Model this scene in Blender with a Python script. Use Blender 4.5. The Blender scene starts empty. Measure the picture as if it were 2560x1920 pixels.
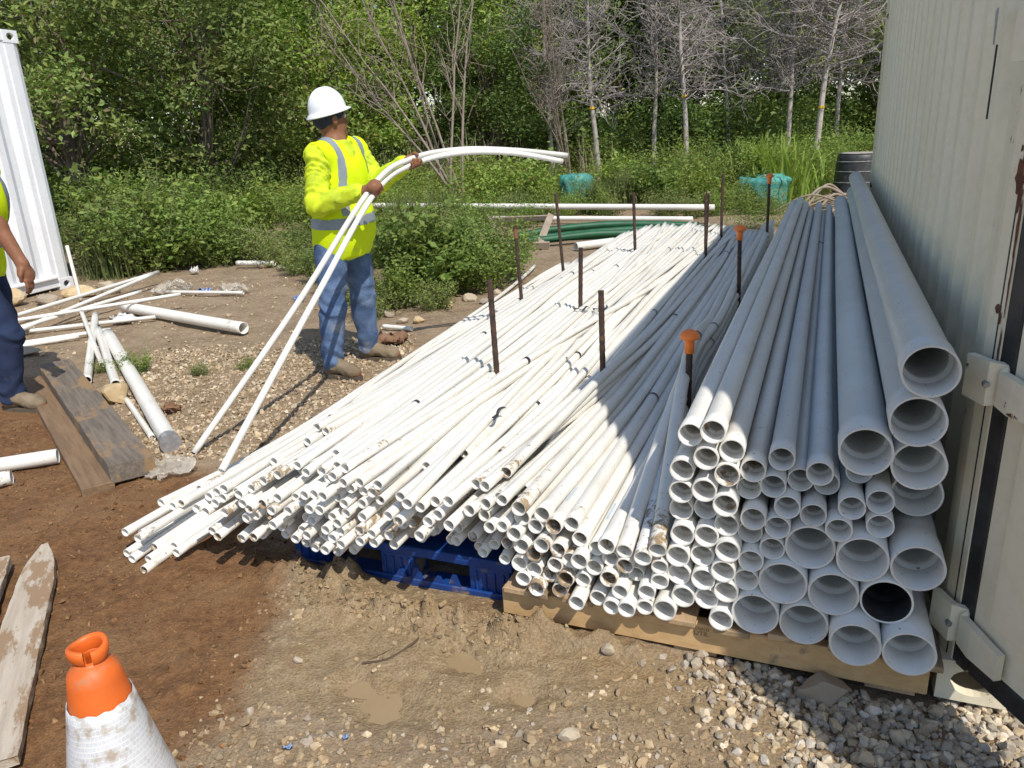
import bpy, bmesh, math, random
import numpy as np
from mathutils import Vector, Matrix

scene = bpy.context.scene
R_ = math.radians
# ------------------------------------------------------------------ camera, sky, sun, exposure
cam_d = bpy.data.cameras.new('camera')
cam = bpy.data.objects.new('camera', cam_d)
scene.collection.objects.link(cam)
cam_d.sensor_width = 36.0
cam_d.lens = 27.08
cam_d.clip_start = 0.05
cam_d.clip_end = 600.0
_p, _r = R_(18.4), R_(2.8)
F_ = Vector((0, math.cos(_p), -math.sin(_p)))
U0 = Vector((0, math.sin(_p), math.cos(_p)))
R0 = Vector((1, 0, 0))
RR = R0 * math.cos(_r) - U0 * math.sin(_r)
UU = U0 * math.cos(_r) + R0 * math.sin(_r)
cam.matrix_world = Matrix(((RR.x, UU.x, -F_.x, 0), (RR.y, UU.y, -F_.y, 0), (RR.z, UU.z, -F_.z, 1.45), (0, 0, 0, 1)))
scene.camera = cam

SUN_EL, SUN_AZ = R_(52.6), R_(152.5)      # azimuth clockwise from +Y
sdir = Vector((math.sin(SUN_AZ) * math.cos(SUN_EL), math.cos(SUN_AZ) * math.cos(SUN_EL), math.sin(SUN_EL)))
world = bpy.data.worlds.new('World')
scene.world = world
world.use_nodes = True
wn = world.node_tree
wn.nodes.clear()
sky = wn.nodes.new('ShaderNodeTexSky')
sky.sky_type = 'NISHITA'
sky.sun_disc = False
sky.sun_elevation = SUN_EL
sky.sun_rotation = SUN_AZ
sky.air_density = 1.0
sky.dust_density = 0.6
sky.ozone_density = 1.5
bg = wn.nodes.new('ShaderNodeBackground')
bg.inputs['Strength'].default_value = 0.15
wo = wn.nodes.new('ShaderNodeOutputWorld')
wn.links.new(sky.outputs[0], bg.inputs['Color'])
wn.links.new(bg.outputs[0], wo.inputs['Surface'])
sun_d = bpy.data.lights.new('sun', 'SUN')
sun_d.energy = 4.3
sun_d.angle = R_(0.55)
sun_d.color = (1.0, 0.95, 0.87)
sun = bpy.data.objects.new('sun', sun_d)
sun.rotation_euler = (-sdir).to_track_quat('-Z', 'Y').to_euler()
sun.location = (6, -8, 20)
scene.collection.objects.link(sun)
scene.view_settings.view_transform = 'Standard'
scene.view_settings.look = 'None'
scene.view_settings.gamma = 1.0
scene.view_settings.exposure = 0.08
scene.view_settings.use_curve_mapping = False
scene.render.engine = 'CYCLES'
scene.cycles.max_bounces = 5
scene.cycles.diffuse_bounces = 4
scene.cycles.glossy_bounces = 3
scene.cycles.transmission_bounces = 4

# ------------------------------------------------------------------ helpers
rng = np.random.default_rng(11)
random.seed(5)
COL = scene.collection

def tag(o, label=None, cat=None, group=None, kind=None):
    if label: o['label'] = label
    if cat: o['category'] = cat
    if group: o['group'] = group
    if kind: o['kind'] = kind
    return o

def npmesh(name, V, F, mats=(), smooth=False, fm=None, attrs=None):
    """V (n,3); F one (m,k) int array or a list of them"""
    Fs = F if isinstance(F, (list, tuple)) else [F]
    Fs = [np.asarray(f, dtype=np.int32) for f in Fs if len(f)]
    V = np.asarray(V, dtype=np.float32)
    me = bpy.data.meshes.new(name)
    me.vertices.add(len(V)); me.vertices.foreach_set('co', V.ravel())
    loops = np.concatenate([f.ravel() for f in Fs])
    sizes = np.concatenate([np.full(len(f), f.shape[1], np.int32) for f in Fs])
    me.loops.add(len(loops)); me.loops.foreach_set('vertex_index', loops)
    me.polygons.add(len(sizes))
    me.polygons.foreach_set('loop_start', np.concatenate([[0], np.cumsum(sizes)[:-1]]).astype(np.int32))
    me.polygons.foreach_set('loop_total', sizes)
    me.polygons.foreach_set('use_smooth', np.full(len(sizes), bool(smooth)))
    if fm is not None: me.polygons.foreach_set('material_index', np.asarray(fm, np.int32))
    if not isinstance(mats, (list, tuple)): mats = (mats,)
    for m in mats: me.materials.append(m)
    if attrs:
        for k, a in attrs.items():
            a = np.asarray(a, np.float32)
            if a.ndim == 1:
                at = me.attributes.new(k, 'FLOAT', 'POINT'); at.data.foreach_set('value', a)
            else:
                at = me.attributes.new(k, 'FLOAT_VECTOR', 'POINT'); at.data.foreach_set('vector', a.ravel())
    me.update(calc_edges=True)
    return me

def ob(name, me, parent=None, loc=None, rot=None, label=None, cat=None, group=None, kind=None):
    o = bpy.data.objects.new(name, me)
    COL.objects.link(o)
    if parent: o.parent = parent
    if loc is not None: o.location = loc
    if rot is not None: o.rotation_euler = rot
    return tag(o, label, cat, group, kind)

def empty(name, loc=(0, 0, 0), rz=0.0, **k):
    o = ob(name, None, loc=loc, rot=(0, 0, rz), **k)
    o.empty_display_size = 0.1
    return o

def copy_tree(o, parent=None):
    c = o.copy(); COL.objects.link(c); c.parent = parent
    for ch in list(o.children): copy_tree(ch, c)
    return c

class MB:
    """collects boxes, prisms, tubes, lathes; build() links ONE mesh object"""
    def __init__(s): s.V = []; s.Q = []; s.T = []; s.n = 0
    def add(s, V, Q=(), T=()):
        V = np.asarray(V, float).reshape(-1, 3)
        for q in Q: s.Q.append([i + s.n for i in q])
        for t in T: s.T.append([i + s.n for i in t])
        s.V.append(V); s.n += len(V); return s
    def box(s, c, size, ax=None, bev=0.0):
        c = np.asarray(c, float); h = np.asarray(size, float) / 2
        A = np.eye(3) if ax is None else np.asarray(ax, float)
        if bev > 0:
            bev = min(bev, h.min() * .45)
            P = []
            for sx in (-1, 1):
                for sy in (-1, 1):
                    for sz in (-1, 1):
                        sg = np.array([sx, sy, sz])
                        for k in range(3):
                            e = sg * (h - bev); e[k] = sg[k] * h[k]; P.append(e)
            bm = bmesh.new()
            for p in P: bm.verts.new(p)
            bmesh.ops.convex_hull(bm, input=bm.verts)
            bmesh.ops.dissolve_limit(bm, angle_limit=.02, verts=bm.verts, edges=bm.edges)
            bmesh.ops.triangulate(bm, faces=[f for f in bm.faces if len(f.verts) > 4])
            bm.verts.index_update()
            V = np.array([v.co[:] for v in bm.verts])
            Q = [[v.index for v in f.verts] for f in bm.faces if len(f.verts) == 4]
            T = [[v.index for v in f.verts] for f in bm.faces if len(f.verts) == 3]
            bm.free()
            return s.add(V @ A + c, Q, T)
        P = np.array([[x, y, z] for x in (-1, 1) for y in (-1, 1) for z in (-1, 1)], float) * h
        return s.add(P @ A + c, [(0, 1, 3, 2), (4, 6, 7, 5), (0, 4, 5, 1), (2, 3, 7, 6), (0, 2, 6, 4), (1, 5, 7, 3)])
    def tube(s, path, r, seg=10, cap=True):
        V, Q = tube_np(path, r, seg)
        n = len(path); T = []
        s.add(V, Q)
        if cap:
            for k in (0, n - 1):
                ring = [s.n - len(V) + k * seg + i for i in range(seg)]
                c = np.mean(V[k * seg:(k + 1) * seg], axis=0)
                ci = s.n; s.V.append(c[None]); s.n += 1
                for i in range(seg):
                    a, b = ring[i], ring[(i + 1) % seg]
                    s.T.append([a, ci, b] if k == 0 else [a, b, ci])
        return s
    def lathe(s, prof, seg=24, c=(0, 0, 0), ax=None):
        prof = np.asarray(prof, float); n = len(prof)
        th = np.arange(seg) * 2 * math.pi / seg
        V = np.stack([prof[:, 0:1] * np.cos(th), prof[:, 0:1] * np.sin(th), np.repeat(prof[:, 1:2], seg, 1)], -1).reshape(-1, 3)
        if ax is not None: V = V @ np.asarray(ax, float)
        Q = [(k * seg + i, k * seg + (i + 1) % seg, (k + 1) * seg + (i + 1) % seg, (k + 1) * seg + i) for k in range(n - 1) for i in range(seg)]
        return s.add(V + np.asarray(c, float), Q)
    def mesh(s, name, m, smooth=False):
        return npmesh(name, np.concatenate(s.V), [np.array(s.Q).reshape(-1, 4), np.array(s.T).reshape(-1, 3)], m, smooth)
    def build(s, name, m, parent=None, smooth=False, origin=None, **k):
        V = np.concatenate(s.V)
        if origin is None and parent is None: 
            origin = [V[:, 0].mean(), V[:, 1].mean(), V[:, 2].min()]
        o0 = np.zeros(3) if origin is None else np.asarray(origin, float)
        s.V = [V - o0]
        o = ob(name, s.mesh(name, m, smooth), parent, **k)
        if origin is not None: o.location = o0
        return o

def tube_np(path, r, seg):
    P = np.asarray(path, float); n = len(P)
    r = np.broadcast_to(np.asarray(r, float), (n,))
    T = np.gradient(P, axis=0); T /= np.linalg.norm(T, axis=1)[:, None] + 1e-12
    ref = np.array([0, 0, 1.0]) if abs(T[:, 2]).mean() < .8 else np.array([1.0, 0, 0])
    A = np.cross(T, ref); A /= np.linalg.norm(A, axis=1)[:, None] + 1e-12
    B = np.cross(A, T)
    th = np.arange(seg) * 2 * math.pi / seg
    V = P[:, None] + r[:, None, None] * (np.cos(th)[None, :, None] * A[:, None] + np.sin(th)[None, :, None] * B[:, None])
    i = np.arange(n - 1)[:, None]; j = np.arange(seg)[None]
    Q = np.stack([i * seg + j, (i + 1) * seg + j, (i + 1) * seg + (j + 1) % seg, i * seg + (j + 1) % seg], -1).reshape(-1, 4)
    return V.reshape(-1, 3), Q.tolist() if len(Q) < 4000 else Q

def spline(P, n):
    """Catmull-Rom through P, n samples"""
    P = np.asarray(P, float); m = len(P)
    E = np.vstack([2 * P[0] - P[1], P, 2 * P[-1] - P[-2]])
    t = np.linspace(0, m - 1 - 1e-9, n); k = t.astype(int); f = (t - k)[:, None]
    a, b, c, d = E[k], E[k + 1], E[k + 2], E[k + 3]
    return .5 * (2 * b + (c - a) * f + (2 * a - 5 * b + 4 * c - d) * f ** 2 + (3 * b - a - 3 * c + d) * f ** 3)

def _hash(i, j, sd):
    h = (i.astype(np.int64) * 374761393 + j.astype(np.int64) * 668265263 + sd * 1442695041) & 0xffffffff
    h = ((h ^ (h >> 13)) * 1274126177) & 0xffffffff
    return ((h ^ (h >> 16)) & 0xffff) / 65535.0
def vnoise(x, y, sd=0):
    x = np.asarray(x, float); y = np.asarray(y, float)
    i = np.floor(x).astype(np.int64); j = np.floor(y).astype(np.int64)
    u = x - i; v = y - j; u = u * u * (3 - 2 * u); v = v * v * (3 - 2 * v)
    a, b = _hash(i, j, sd), _hash(i + 1, j, sd); c, d = _hash(i, j + 1, sd), _hash(i + 1, j + 1, sd)
    return (a * (1 - u) + b * u) * (1 - v) + (c * (1 - u) + d * u) * v - .5
def fbm(x, y, sc, oc=4, sd=0, g=.5):
    t = 0; a = 1.
    for k in range(oc):
        t = t + a * vnoise(x / sc + 17.3 * k, y / sc - 9.1 * k, sd + k); sc *= .5; a *= g
    return t
def sstep(a, b, x):
    t = np.clip((x - a) / (b - a), 0, 1); return t * t * (3 - 2 * t)
def inpoly(x, y, poly):
    x = np.asarray(x, float); y = np.asarray(y, float); r = np.zeros(x.shape, bool); n = len(poly)
    for i in range(n):
        (x0, y0), (x1, y1) = poly[i], poly[(i + 1) % n]
        if y0 == y1: continue
        r ^= ((y0 > y) != (y1 > y)) & (x < (x1 - x0) * (y - y0) / (y1 - y0) + x0)
    return r
def polydist(x, y, poly):
    """signed distance: positive inside"""
    x = np.asarray(x, float); y = np.asarray(y, float); dmin = np.full(x.shape, 1e9); n = len(poly)
    for i in range(n):
        (x0, y0), (x1, y1) = poly[i], poly[(i + 1) % n]
        dx, dy = x1 - x0, y1 - y0
        t = np.clip(((x - x0) * dx + (y - y0) * dy) / (dx * dx + dy * dy + 1e-12), 0, 1)
        dmin = np.minimum(dmin, np.hypot(x - x0 - t * dx, y - y0 - t * dy))
    return np.where(inpoly(x, y, poly), dmin, -dmin)

# ------------------------------------------------------------------ materials
class NT:
    def __init__(s, name):
        s.m = bpy.data.materials.new(name); s.m.use_nodes = True
        s.t = s.m.node_tree; s.t.nodes.clear()
        s.out = s.n('ShaderNodeOutputMaterial')
    def n(s, typ, **kw):
        nd = s.t.nodes.new(typ)
        for k, v in kw.items():
            if k[0] == '_': setattr(nd, k[1:], v)
        return nd
    def l(s, a, b): s.t.links.new(a, b)
    def set(s, sock, v):
        if hasattr(v, 'is_output') or isinstance(v, bpy.types.NodeSocket): s.l(v, sock)
        elif isinstance(v, (tuple, list)): sock.default_value = tuple(v) + ((1.0,) if len(v) == 3 and len(sock.default_value) == 4 else ())
        else: sock.default_value = v
    def coord(s, kind='Object', scale=(1, 1, 1), offs=None):
        tc = s.n('ShaderNodeTexCoord'); mp = s.n('ShaderNodeMapping')
        s.l(tc.outputs[kind], mp.inputs['Vector']); mp.inputs['Scale'].default_value = scale
        if offs is not None: s.l(offs, mp.inputs['Location'])
        return mp.outputs[0]
    def noise(s, vec, scale, detail=4, rough=.55, dist=0):
        nd = s.n('ShaderNodeTexNoise'); s.l(vec, nd.inputs['Vector'])
        nd.inputs['Scale'].default_value = scale; nd.inputs['Detail'].default_value = detail
        nd.inputs['Roughness'].default_value = rough; nd.inputs['Distortion'].default_value = dist
        return nd.outputs['Fac']
    def ramp(s, fac, lo, hi, a=0., b=1.):
        nd = s.n('ShaderNodeMapRange', _interpolation_type='SMOOTHSTEP'); s.set(nd.inputs['Value'], fac)
        nd.inputs['From Min'].default_value = lo; nd.inputs['From Max'].default_value = hi
        nd.inputs['To Min'].default_value = a; nd.inputs['To Max'].default_value = b
        return nd.outputs[0]
    def mix(s, fac, a, b):
        nd = s.n('ShaderNodeMix', _data_type='RGBA'); s.set(nd.inputs[0], fac); s.set(nd.inputs[6], a); s.set(nd.inputs[7], b)
        return nd.outputs[2]
    def math(s, op, a, b=0.):
        nd = s.n('ShaderNodeMath', _operation=op); s.set(nd.inputs[0], a); s.set(nd.inputs[1], b); return nd.outputs[0]
    def hsv(s, col, h=.5, sa=1., v=1.):
        nd = s.n('ShaderNodeHueSaturation'); s.set(nd.inputs['Color'], col); s.set(nd.inputs['Hue'], h); s.set(nd.inputs['Saturation'], sa); s.set(nd.inputs['Value'], v)
        return nd.outputs[0]
    def attr(s, name, out='Fac'):
        nd = s.n('ShaderNodeAttribute', _attribute_name=name); return nd.outputs[out]
    def bump(s, h, strength=.5, dist=.01):
        nd = s.n('ShaderNodeBump'); s.l(h, nd.inputs['Height']); nd.inputs['Strength'].default_value = strength; nd.inputs['Distance'].default_value = dist
        return nd.outputs[0]
    def pbsdf(s, col, rough=.6, metal=0., spec=.5, normal=None, sss=0.):
        nd = s.n('ShaderNodeBsdfPrincipled'); s.set(nd.inputs['Base Color'], col); s.set(nd.inputs['Roughness'], rough)
        s.set(nd.inputs['Metallic'], metal); s.set(nd.inputs['Specular IOR Level'], spec)
        if normal is not None: s.l(normal, nd.inputs['Normal'])
        return nd.outputs[0]
    def done(s, sh): s.l(sh, s.out.inputs['Surface']); return s.m

def mat(name, a, b=None, vs=8, rough=.6, metal=0., dirt=None, bump=0., bs=60, bd=.005, stretch=(1, 1, 1), orand=0., spec=.5, dstretch=None, rvar=.0):
    N = NT(name)
    oi = N.n('ShaderNodeObjectInfo')
    cv = N.n('ShaderNodeCombineXYZ')
    for i in range(3): N.l(N.math('MULTIPLY', oi.outputs['Random'], (37., 91., 53.)[i]), cv.inputs[i])
    vec = N.coord('Object', stretch, cv.outputs[0])
    col = a
    if b is not None:
        col = N.mix(N.ramp(N.noise(vec, vs, 5), .3, .7), a, b)
    if orand: col = N.hsv(col, v=N.ramp(oi.outputs['Random'], 0, 1, 1 - orand, 1 + orand))
    r = rough
    if dirt:
        dc, ds, lo, hi = dirt
        dv = vec if dstretch is None else N.coord('Object', dstretch, cv.outputs[0])
        f = N.ramp(N.noise(dv, ds, 6, .65), lo, hi)
        col = N.mix(f, col, dc); r = N.ramp(f, 0, 1, rough, max(rough, .85))
    nrm = N.bump(N.noise(vec, bs, 4), bump, bd) if bump else None
    return N.done(N.pbsdf(col, r, metal, spec, nrm))

def leafmat(name, a, b, trans=.28, dry=None):
    N = NT(name)
    g = N.n('ShaderNodeNewGeometry'); oi = N.n('ShaderNodeObjectInfo')
    ri = g.outputs['Random Per Island']
    col = N.mix(ri, a, b)
    big = N.noise(N.coord('Object'), .9, 3)
    col = N.hsv(col, h=N.ramp(big, .3, .7, .478, .506), sa=.93, v=N.math('MULTIPLY', N.ramp(oi.outputs['Random'], 0, 1, .82, 1.15), N.ramp(big, .3, .7, .8, 1.2)))
    if dry is not None:
        col = N.mix(N.math('GREATER_THAN', ri, .93), col, dry)
    p = N.pbsdf(col, .55, 0, .3)
    tr = N.n('ShaderNodeBsdfTranslucent'); N.set(tr.inputs['Color'], N.hsv(col, h=.49, sa=1.1, v=1.5))
    ms = N.n('ShaderNodeMixShader'); ms.inputs[0].default_value = trans
    N.l(p, ms.inputs[1]); N.l(tr.outputs[0], ms.inputs[2])
    return N.done(ms.outputs[0])

# yard frame: P0 = foot of the beige container's near corner; D_ runs along its wall, s counts metres left of the wall
P0 = np.array([1.049, 1.632, 0.0]); D_ = np.array([.380, .925, 0.0]); D_ /= np.linalg.norm(D_)
N_ = np.array([D_[1], -D_[0], 0.0]); ZZ = np.array([0, 0, 1.0])
AX = np.array([-N_, D_, ZZ])                       # rows: s, u, z
def Wp(s, u, z=0.0): return P0 - N_ * s + D_ * u + ZZ * z
def su(x, y):
    dx, dy = np.asarray(x) - P0[0], np.asarray(y) - P0[1]
    return -(dx * N_[0] + dy * N_[1]), dx * D_[0] + dy * D_[1]

# ------------------------------------------------------------------ ground
SOIL = [(-7, 4.6), (-3.24, 4.95), (-2.54, 4.16), (-1.7, 3.31), (-1.36, 3.23), (-.96, 2.75), (-.8, 2.4), (-.76, 2.12), (-.77, 1.88), (-.82, 1.66), (-.87, 1.51), (-.83, 1.0), (-.83, -3), (-7, -3)]
MUD = [(-.77, 2.31), (-.43, 2.36), (-.03, 2.16), (.28, 1.88), (.54, 1.74), (.58, 1.6), (.41, 1.56), (.12, 1.6), (-.17, 1.57), (-.4, 1.6), (-.63, 1.68), (-.75, 1.8), (-.75, 2.0)]
GRAVB = [(-.81, 1.5), (-.75, 1.62), (-.52, 1.58), (-.16, 1.52), (.18, 1.56), (.43, 1.54), (.56, 1.6), (.36, 1.8), (.6, 1.8), (1.01, 1.64), (1.9, 1.25), (1.9, .2), (-.9, .2)]
GRAVW = [(-2.64, 5.52), (-2.1, 5.43), (-1.53, 5.33), (-1.19, 5.65), (-.69, 5.55), (-.73, 4.75), (-1.28, 3.6), (-1.4, 3.38), (-1.58, 3.41), (-1.85, 3.67), (-2.35, 4.45)]
PUDS = [(-.37, 1.69, .085, .075), (-.17, 1.885, .07, .07), (-.48, 1.79, .045, .04), (-.02, 1.70, .05, .035), (.10, 1.98, .05, .03)]
def gheight(x, y):
    x = np.asarray(x, float); y = np.asarray(y, float)
    s, u = su(x, y)
    near = 1 - sstep(5, 9, y)
    h = .035 * fbm(x, y, 1.6, 3, 1) + .016 * fbm(x, y, .34, 4, 7) * (.5 + .5 * near)
    h = h + near * (.007 * fbm(x, y, .06, 3, 21) + .006 * fbm(x, y, .03, 2, 23))
    so = sstep(-.15, .15, polydist(x, y, SOIL)); mu = sstep(-.12, .12, polydist(x, y, MUD))
    h = h + so * (.012 * fbm(x, y, .12, 4, 31) + .004 * np.abs(vnoise(x / .02, y / .02, 3)))
    h = h - mu * .008 + mu * .012 * (np.abs(fbm(x + .3 * y, y - .2 * x, .16, 4, 41)) - .15)
    # mud squeezed up in a ridge along the blue pallet and against the wooden one
    ridge = np.exp(-((u + .13 - .06 * sstep(1.5, 1.75, s)) / (.06 + .04 * sstep(1.5, 1.75, s))) ** 2) * sstep(.98, 1.12, s) * (1 - sstep(1.85, 2.2, s)) * (1 + .7 * sstep(1.52, 1.78, s))
    h = h + ridge * (.042 + .085 * np.maximum(fbm(x, y, .07, 5, 51, .6), -.25))
    ridge2 = np.exp(-((u + .085) / .03) ** 2) * sstep(.6, .85, s) * (1 - sstep(1.13, 1.2, s))
    h = h + ridge2 * (.045 + .08 * fbm(x, y, .06, 3, 52))
    # flat under pile and containers
    fl = sstep(-.02, .12, u) * sstep(-3, -2.7, s) * (1 - sstep(2.5, 2.9, s)) * (1 - sstep(6.6, 7.2, u))
    h = h * (1 - fl) - .012 * fl
    h = h - .035 * np.exp(-(((s + .05) / .5) ** 2 + ((u + .1) / .4) ** 2))
    for px, py, ra, rb in PUDS:
        h = h - .022 * np.exp(-(((x - px) / ra / 1.2) ** 2 + ((y - py) / rb / 1.2) ** 2) ** 1.5)
    h = h + .018 * np.maximum(y - 11, 0) * (1 - sstep(30, 60, y))
    return h

thd = np.concatenate([np.linspace(-180, -50, 40)[:-1], np.linspace(-50, 50, 330)[:-1], np.linspace(50, 180, 40)[:-1]])
th = np.radians(thd); nt = len(th)
rad = [.0]; r = .55
while r < 13: rad.append(r); r *= 1.0062
while r < 420: rad.append(r); r *= 1.09
rad = np.array(rad[1:]); nr = len(rad)
GX = rad[:, None] * np.sin(th); GY = rad[:, None] * np.cos(th)
GZ = gheight(GX, GY)
V = np.stack([GX, GY, GZ], -1).reshape(-1, 3)
i = np.arange(nr - 1)[:, None]; j = np.arange(nt)[None]
Q = np.stack([i * nt + j, i * nt + (j + 1) % nt, (i + 1) * nt + (j + 1) % nt, (i + 1) * nt + j], -1).reshape(-1, 4)
V = np.vstack([V, [[0, 0, 0]]]); T = np.array([[k, len(V) - 1, (k + 1) % nt] for k in range(nt)])
jit = .10 * fbm(V[:, 0], V[:, 1], .25, 3, 61)
zs = sstep(-.10, .10, polydist(V[:, 0], V[:, 1], SOIL) + jit)
zm = sstep(-.07, .07, polydist(V[:, 0], V[:, 1], MUD) + jit)
zg = np.maximum(sstep(-.1, .1, polydist(V[:, 0], V[:, 1], GRAVB) + jit), sstep(-.15, .15, polydist(V[:, 0], V[:, 1], GRAVW) + jit))
N = NT('ground_soil')
vec = N.coord('Object')
n1, n2, n3 = N.noise(vec, 3.2, 6, .6), N.noise(vec, 26, 6, .65), N.noise(vec, 130, 4, .6)
dry = N.mix(N.ramp(n1, .35, .65), (.31, .225, .14), (.21, .145, .085))
dry = N.mix(N.ramp(n2, .42, .72), dry, (.36, .28, .19))
soil = N.mix(N.ramp(n2, .35, .68), (.135, .063, .024), (.215, .108, .043))
soil = N.mix(N.ramp(n1, .4, .75), soil, (.235, .132, .06))
mud = N.mix(N.ramp(n2, .3, .7), (.255, .178, .095), (.33, .243, .14))
mud = N.mix(N.ramp(n1, .5, .8), mud, (.27, .17, .08))
zn = N.attr('zone', 'Vector'); sp = N.n('ShaderNodeSeparateXYZ'); N.l(zn, sp.inputs[0])
col = N.mix(sp.outputs[0], dry, soil); col = N.mix(sp.outputs[1], col, mud)
col = N.mix(N.math('MULTIPLY', sp.outputs[2], .6), col, (.28, .20, .115))
col = N.hsv(col, v=N.ramp(n3, .25, .75, .72, 1.22))
hb = N.math('ADD', N.math('MULTIPLY', n2, 1.0), N.math('MULTIPLY', n3, .45))
rough = N.ramp(sp.outputs[1], 0, 1, .95, .5)
ground_m = N.done(N.pbsdf(col, rough, 0, .35, N.bump(hb, .85, .016)))
g = ob('ground', npmesh('ground', V, [Q, T], ground_m, True, attrs={'zone': np.stack([zs, zm, zg], 1)}), kind='structure')

water_m = mat('muddy_water', (.315, .228, .128), (.29, .205, .112), 9, rough=.2, spec=.5, bump=.05, bs=14)
for k, (px, py, ra, rb) in enumerate(PUDS):
    gh = float(gheight(px, py)); n = 40
    a = np.linspace(0, 2 * math.pi, n, endpoint=False)
    rr = 1.95 + .5 * vnoise(np.cos(a) * 2 + k * 7, np.sin(a) * 2, 5)
    Vp = np.stack([ra * rr * np.cos(a), rb * rr * np.sin(a), np.zeros(n)], 1)
    Vp = np.vstack([Vp, Vp * .5, [[0, 0, 0]]])
    Qp = [(q, (q + 1) % n, n + (q + 1) % n, n + q) for q in range(n)]; Tp = [(n + q, n + (q + 1) % n, 2 * n) for q in range(n)]
    ob('puddle', npmesh('puddle', Vp, [np.array(Qp), np.array(Tp)], water_m, True), loc=(px, py, gh + .0035), kind='structure')

# ------------------------------------------------------------------ stones
def stone_protos(n, npts, flat=(.55, .9), seed=1):
    rs = np.random.default_rng(seed); out = []
    for k in range(n):
        P = rs.normal(size=(npts, 3)); P /= np.linalg.norm(P, axis=1)[:, None]
        P *= rs.uniform(.75, 1, (npts, 1)); P *= [1, rs.uniform(.65, .95), rs.uniform(*flat)]
        bm = bmesh.new()
        for p in P: bm.verts.new(p)
        res = bmesh.ops.convex_hull(bm, input=bm.verts)
        bmesh.ops.delete(bm, geom=[v for v in bm.verts if not v.link_faces], context='VERTS')
        bmesh.ops.triangulate(bm, faces=bm.faces)
        bm.verts.index_update()
        out.append((np.array([v.co[:] for v in bm.verts]), np.array([[v.index for v in f.verts] for f in bm.faces])))
        bm.free()
    return out
def randrot(n, rs, tilt=1.0):
    a = rs.uniform(0, 2 * math.pi, n); b = rs.normal(0, .45 * tilt, n); c = rs.normal(0, .45 * tilt, n)
    def rot(t, k):
        M = np.zeros((n, 3, 3)); M[:] = np.eye(3); i, j = [(1, 2), (2, 0), (0, 1)][k]
        M[:, i, i] = np.cos(t); M[:, j, j] = np.cos(t); M[:, i, j] = -np.sin(t); M[:, j, i] = np.sin(t); return M
    return rot(a, 2) @ rot(b, 0) @ rot(c, 1)
def scatter(protos, P, size, rs, tilt=1.0):
    n = len(P); M = randrot(n, rs, tilt); idx = rs.integers(0, len(protos), n); VV = []; TT = []; off = 0
    for k, (pv, pt) in enumerate(protos):
        m = np.where(idx == k)[0]
        if not len(m): continue
        v = np.einsum('nij,vj->nvi', M[m], pv) * size[m, None, None] + P[m, None]
        t = pt[None] + (np.arange(len(m)) * len(pv))[:, None, None] + off
        VV.append(v.reshape(-1, 3)); TT.append(t.reshape(-1, 3)); off += len(m) * len(pv)
    return np.vstack(VV), np.vstack(TT)
def pts_in(poly, n, rs, edge=.06):
    p = np.array(poly); lo, hi = p.min(0), p.max(0); out = np.zeros((0, 2))
    while len(out) < n:
        q = rs.uniform(lo, hi, (n * 3, 2)); d = polydist(q[:, 0], q[:, 1], poly)
        out = np.vstack([out, q[d > -edge * rs.uniform(0, 1, len(q)) ** 2 * 3]])
    return out[:n]
def stonemat(name, cols, var=.25, mudc=(.30, .215, .125), mudlo=.5):
    N = NT(name); g = N.n('ShaderNodeNewGeometry'); ri = g.outputs['Random Per Island']
    col = cols[0]
    for k, cc in enumerate(cols[1:]): col = N.mix(N.math('GREATER_THAN', ri, (k + 1) / len(cols)), col, cc)
    r2 = N.math('FRACT', N.math('MULTIPLY', ri, 57.3))
    col = N.hsv(col, v=N.ramp(r2, 0, 1, 1 - var, 1 + var))
    vec = N.coord('Object'); n = N.noise(vec, 45, 5, .65)
    col = N.hsv(col, v=N.ramp(n, .25, .75, .75, 1.2))
    col = N.mix(N.ramp(N.noise(vec, 9, 5, .6), mudlo, mudlo + .14), col, mudc)
    return N.done(N.pbsdf(col, .85, 0, .3, N.bump(N.noise(vec, 160, 3), .35, .004)))
gst_m = stonemat('limestone_gravel', [(.42, .31, .175), (.36, .26, .15), (.49, .39, .26), (.31, .235, .15), (.44, .335, .2), (.34, .285, .22)], mudlo=.47)
PR = stone_protos(14, 15, seed=4)
rs = np.random.default_rng(21)
# crushed limestone along the bottom of the view and under the beige container's corner
A1 = pts_in(GRAVB, 10500, rs); A1 = A1[A1[:, 1] > .95]
Rt = [(.42, 1.62), (.62, 1.84), (1.0, 1.66), (1.9, 1.3), (1.9, .9), (.75, .9)]
A2 = pts_in(Rt, 300, rs)
A3 = pts_in([(-.9, 1.2), (-.9, 1.9), (-.7, 2.3), (-.2, 2.2), (.3, 1.95), (.7, 1.75), (.7, 1.2)], 330, rs)
P2 = np.vstack([A1, A2, A3]); sz = rs.lognormal(math.log(.0098), .36, len(P2)).clip(.004, .024)
sz[len(A1):len(A1) + len(A2)] *= 1.22; sz[-len(A3):] *= .75
keep = np.ones(len(P2), bool); s_, u_ = su(P2[:, 0], P2[:, 1]); keep &= ~((u_ > -.03) & (s_ > -.02) & (s_ < 1.2))
for px, py, ra, rb in PUDS: keep &= (((P2[:, 0] - px) / ra) ** 2 + ((P2[:, 1] - py) / rb) ** 2) > 1.6
P2, sz = P2[keep], sz[keep]
lay = rs.uniform(-.5, .35, len(P2))
PZ = np.column_stack([P2, gheight(P2[:, 0], P2[:, 1]) + sz * lay])
V1, T1 = scatter(PR, PZ, sz, rs)
ob('gravel', npmesh('gravel', V1, T1, gst_m), label='crushed tan limestone gravel at the front of the yard', cat='gravel', kind='stuff')
grey_st = stonemat('grey_gravel', [(.49, .40, .28), (.40, .34, .26), (.54, .46, .34), (.36, .31, .24), (.50, .40, .26), (.46, .41, .34)], mudlo=.55)
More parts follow.
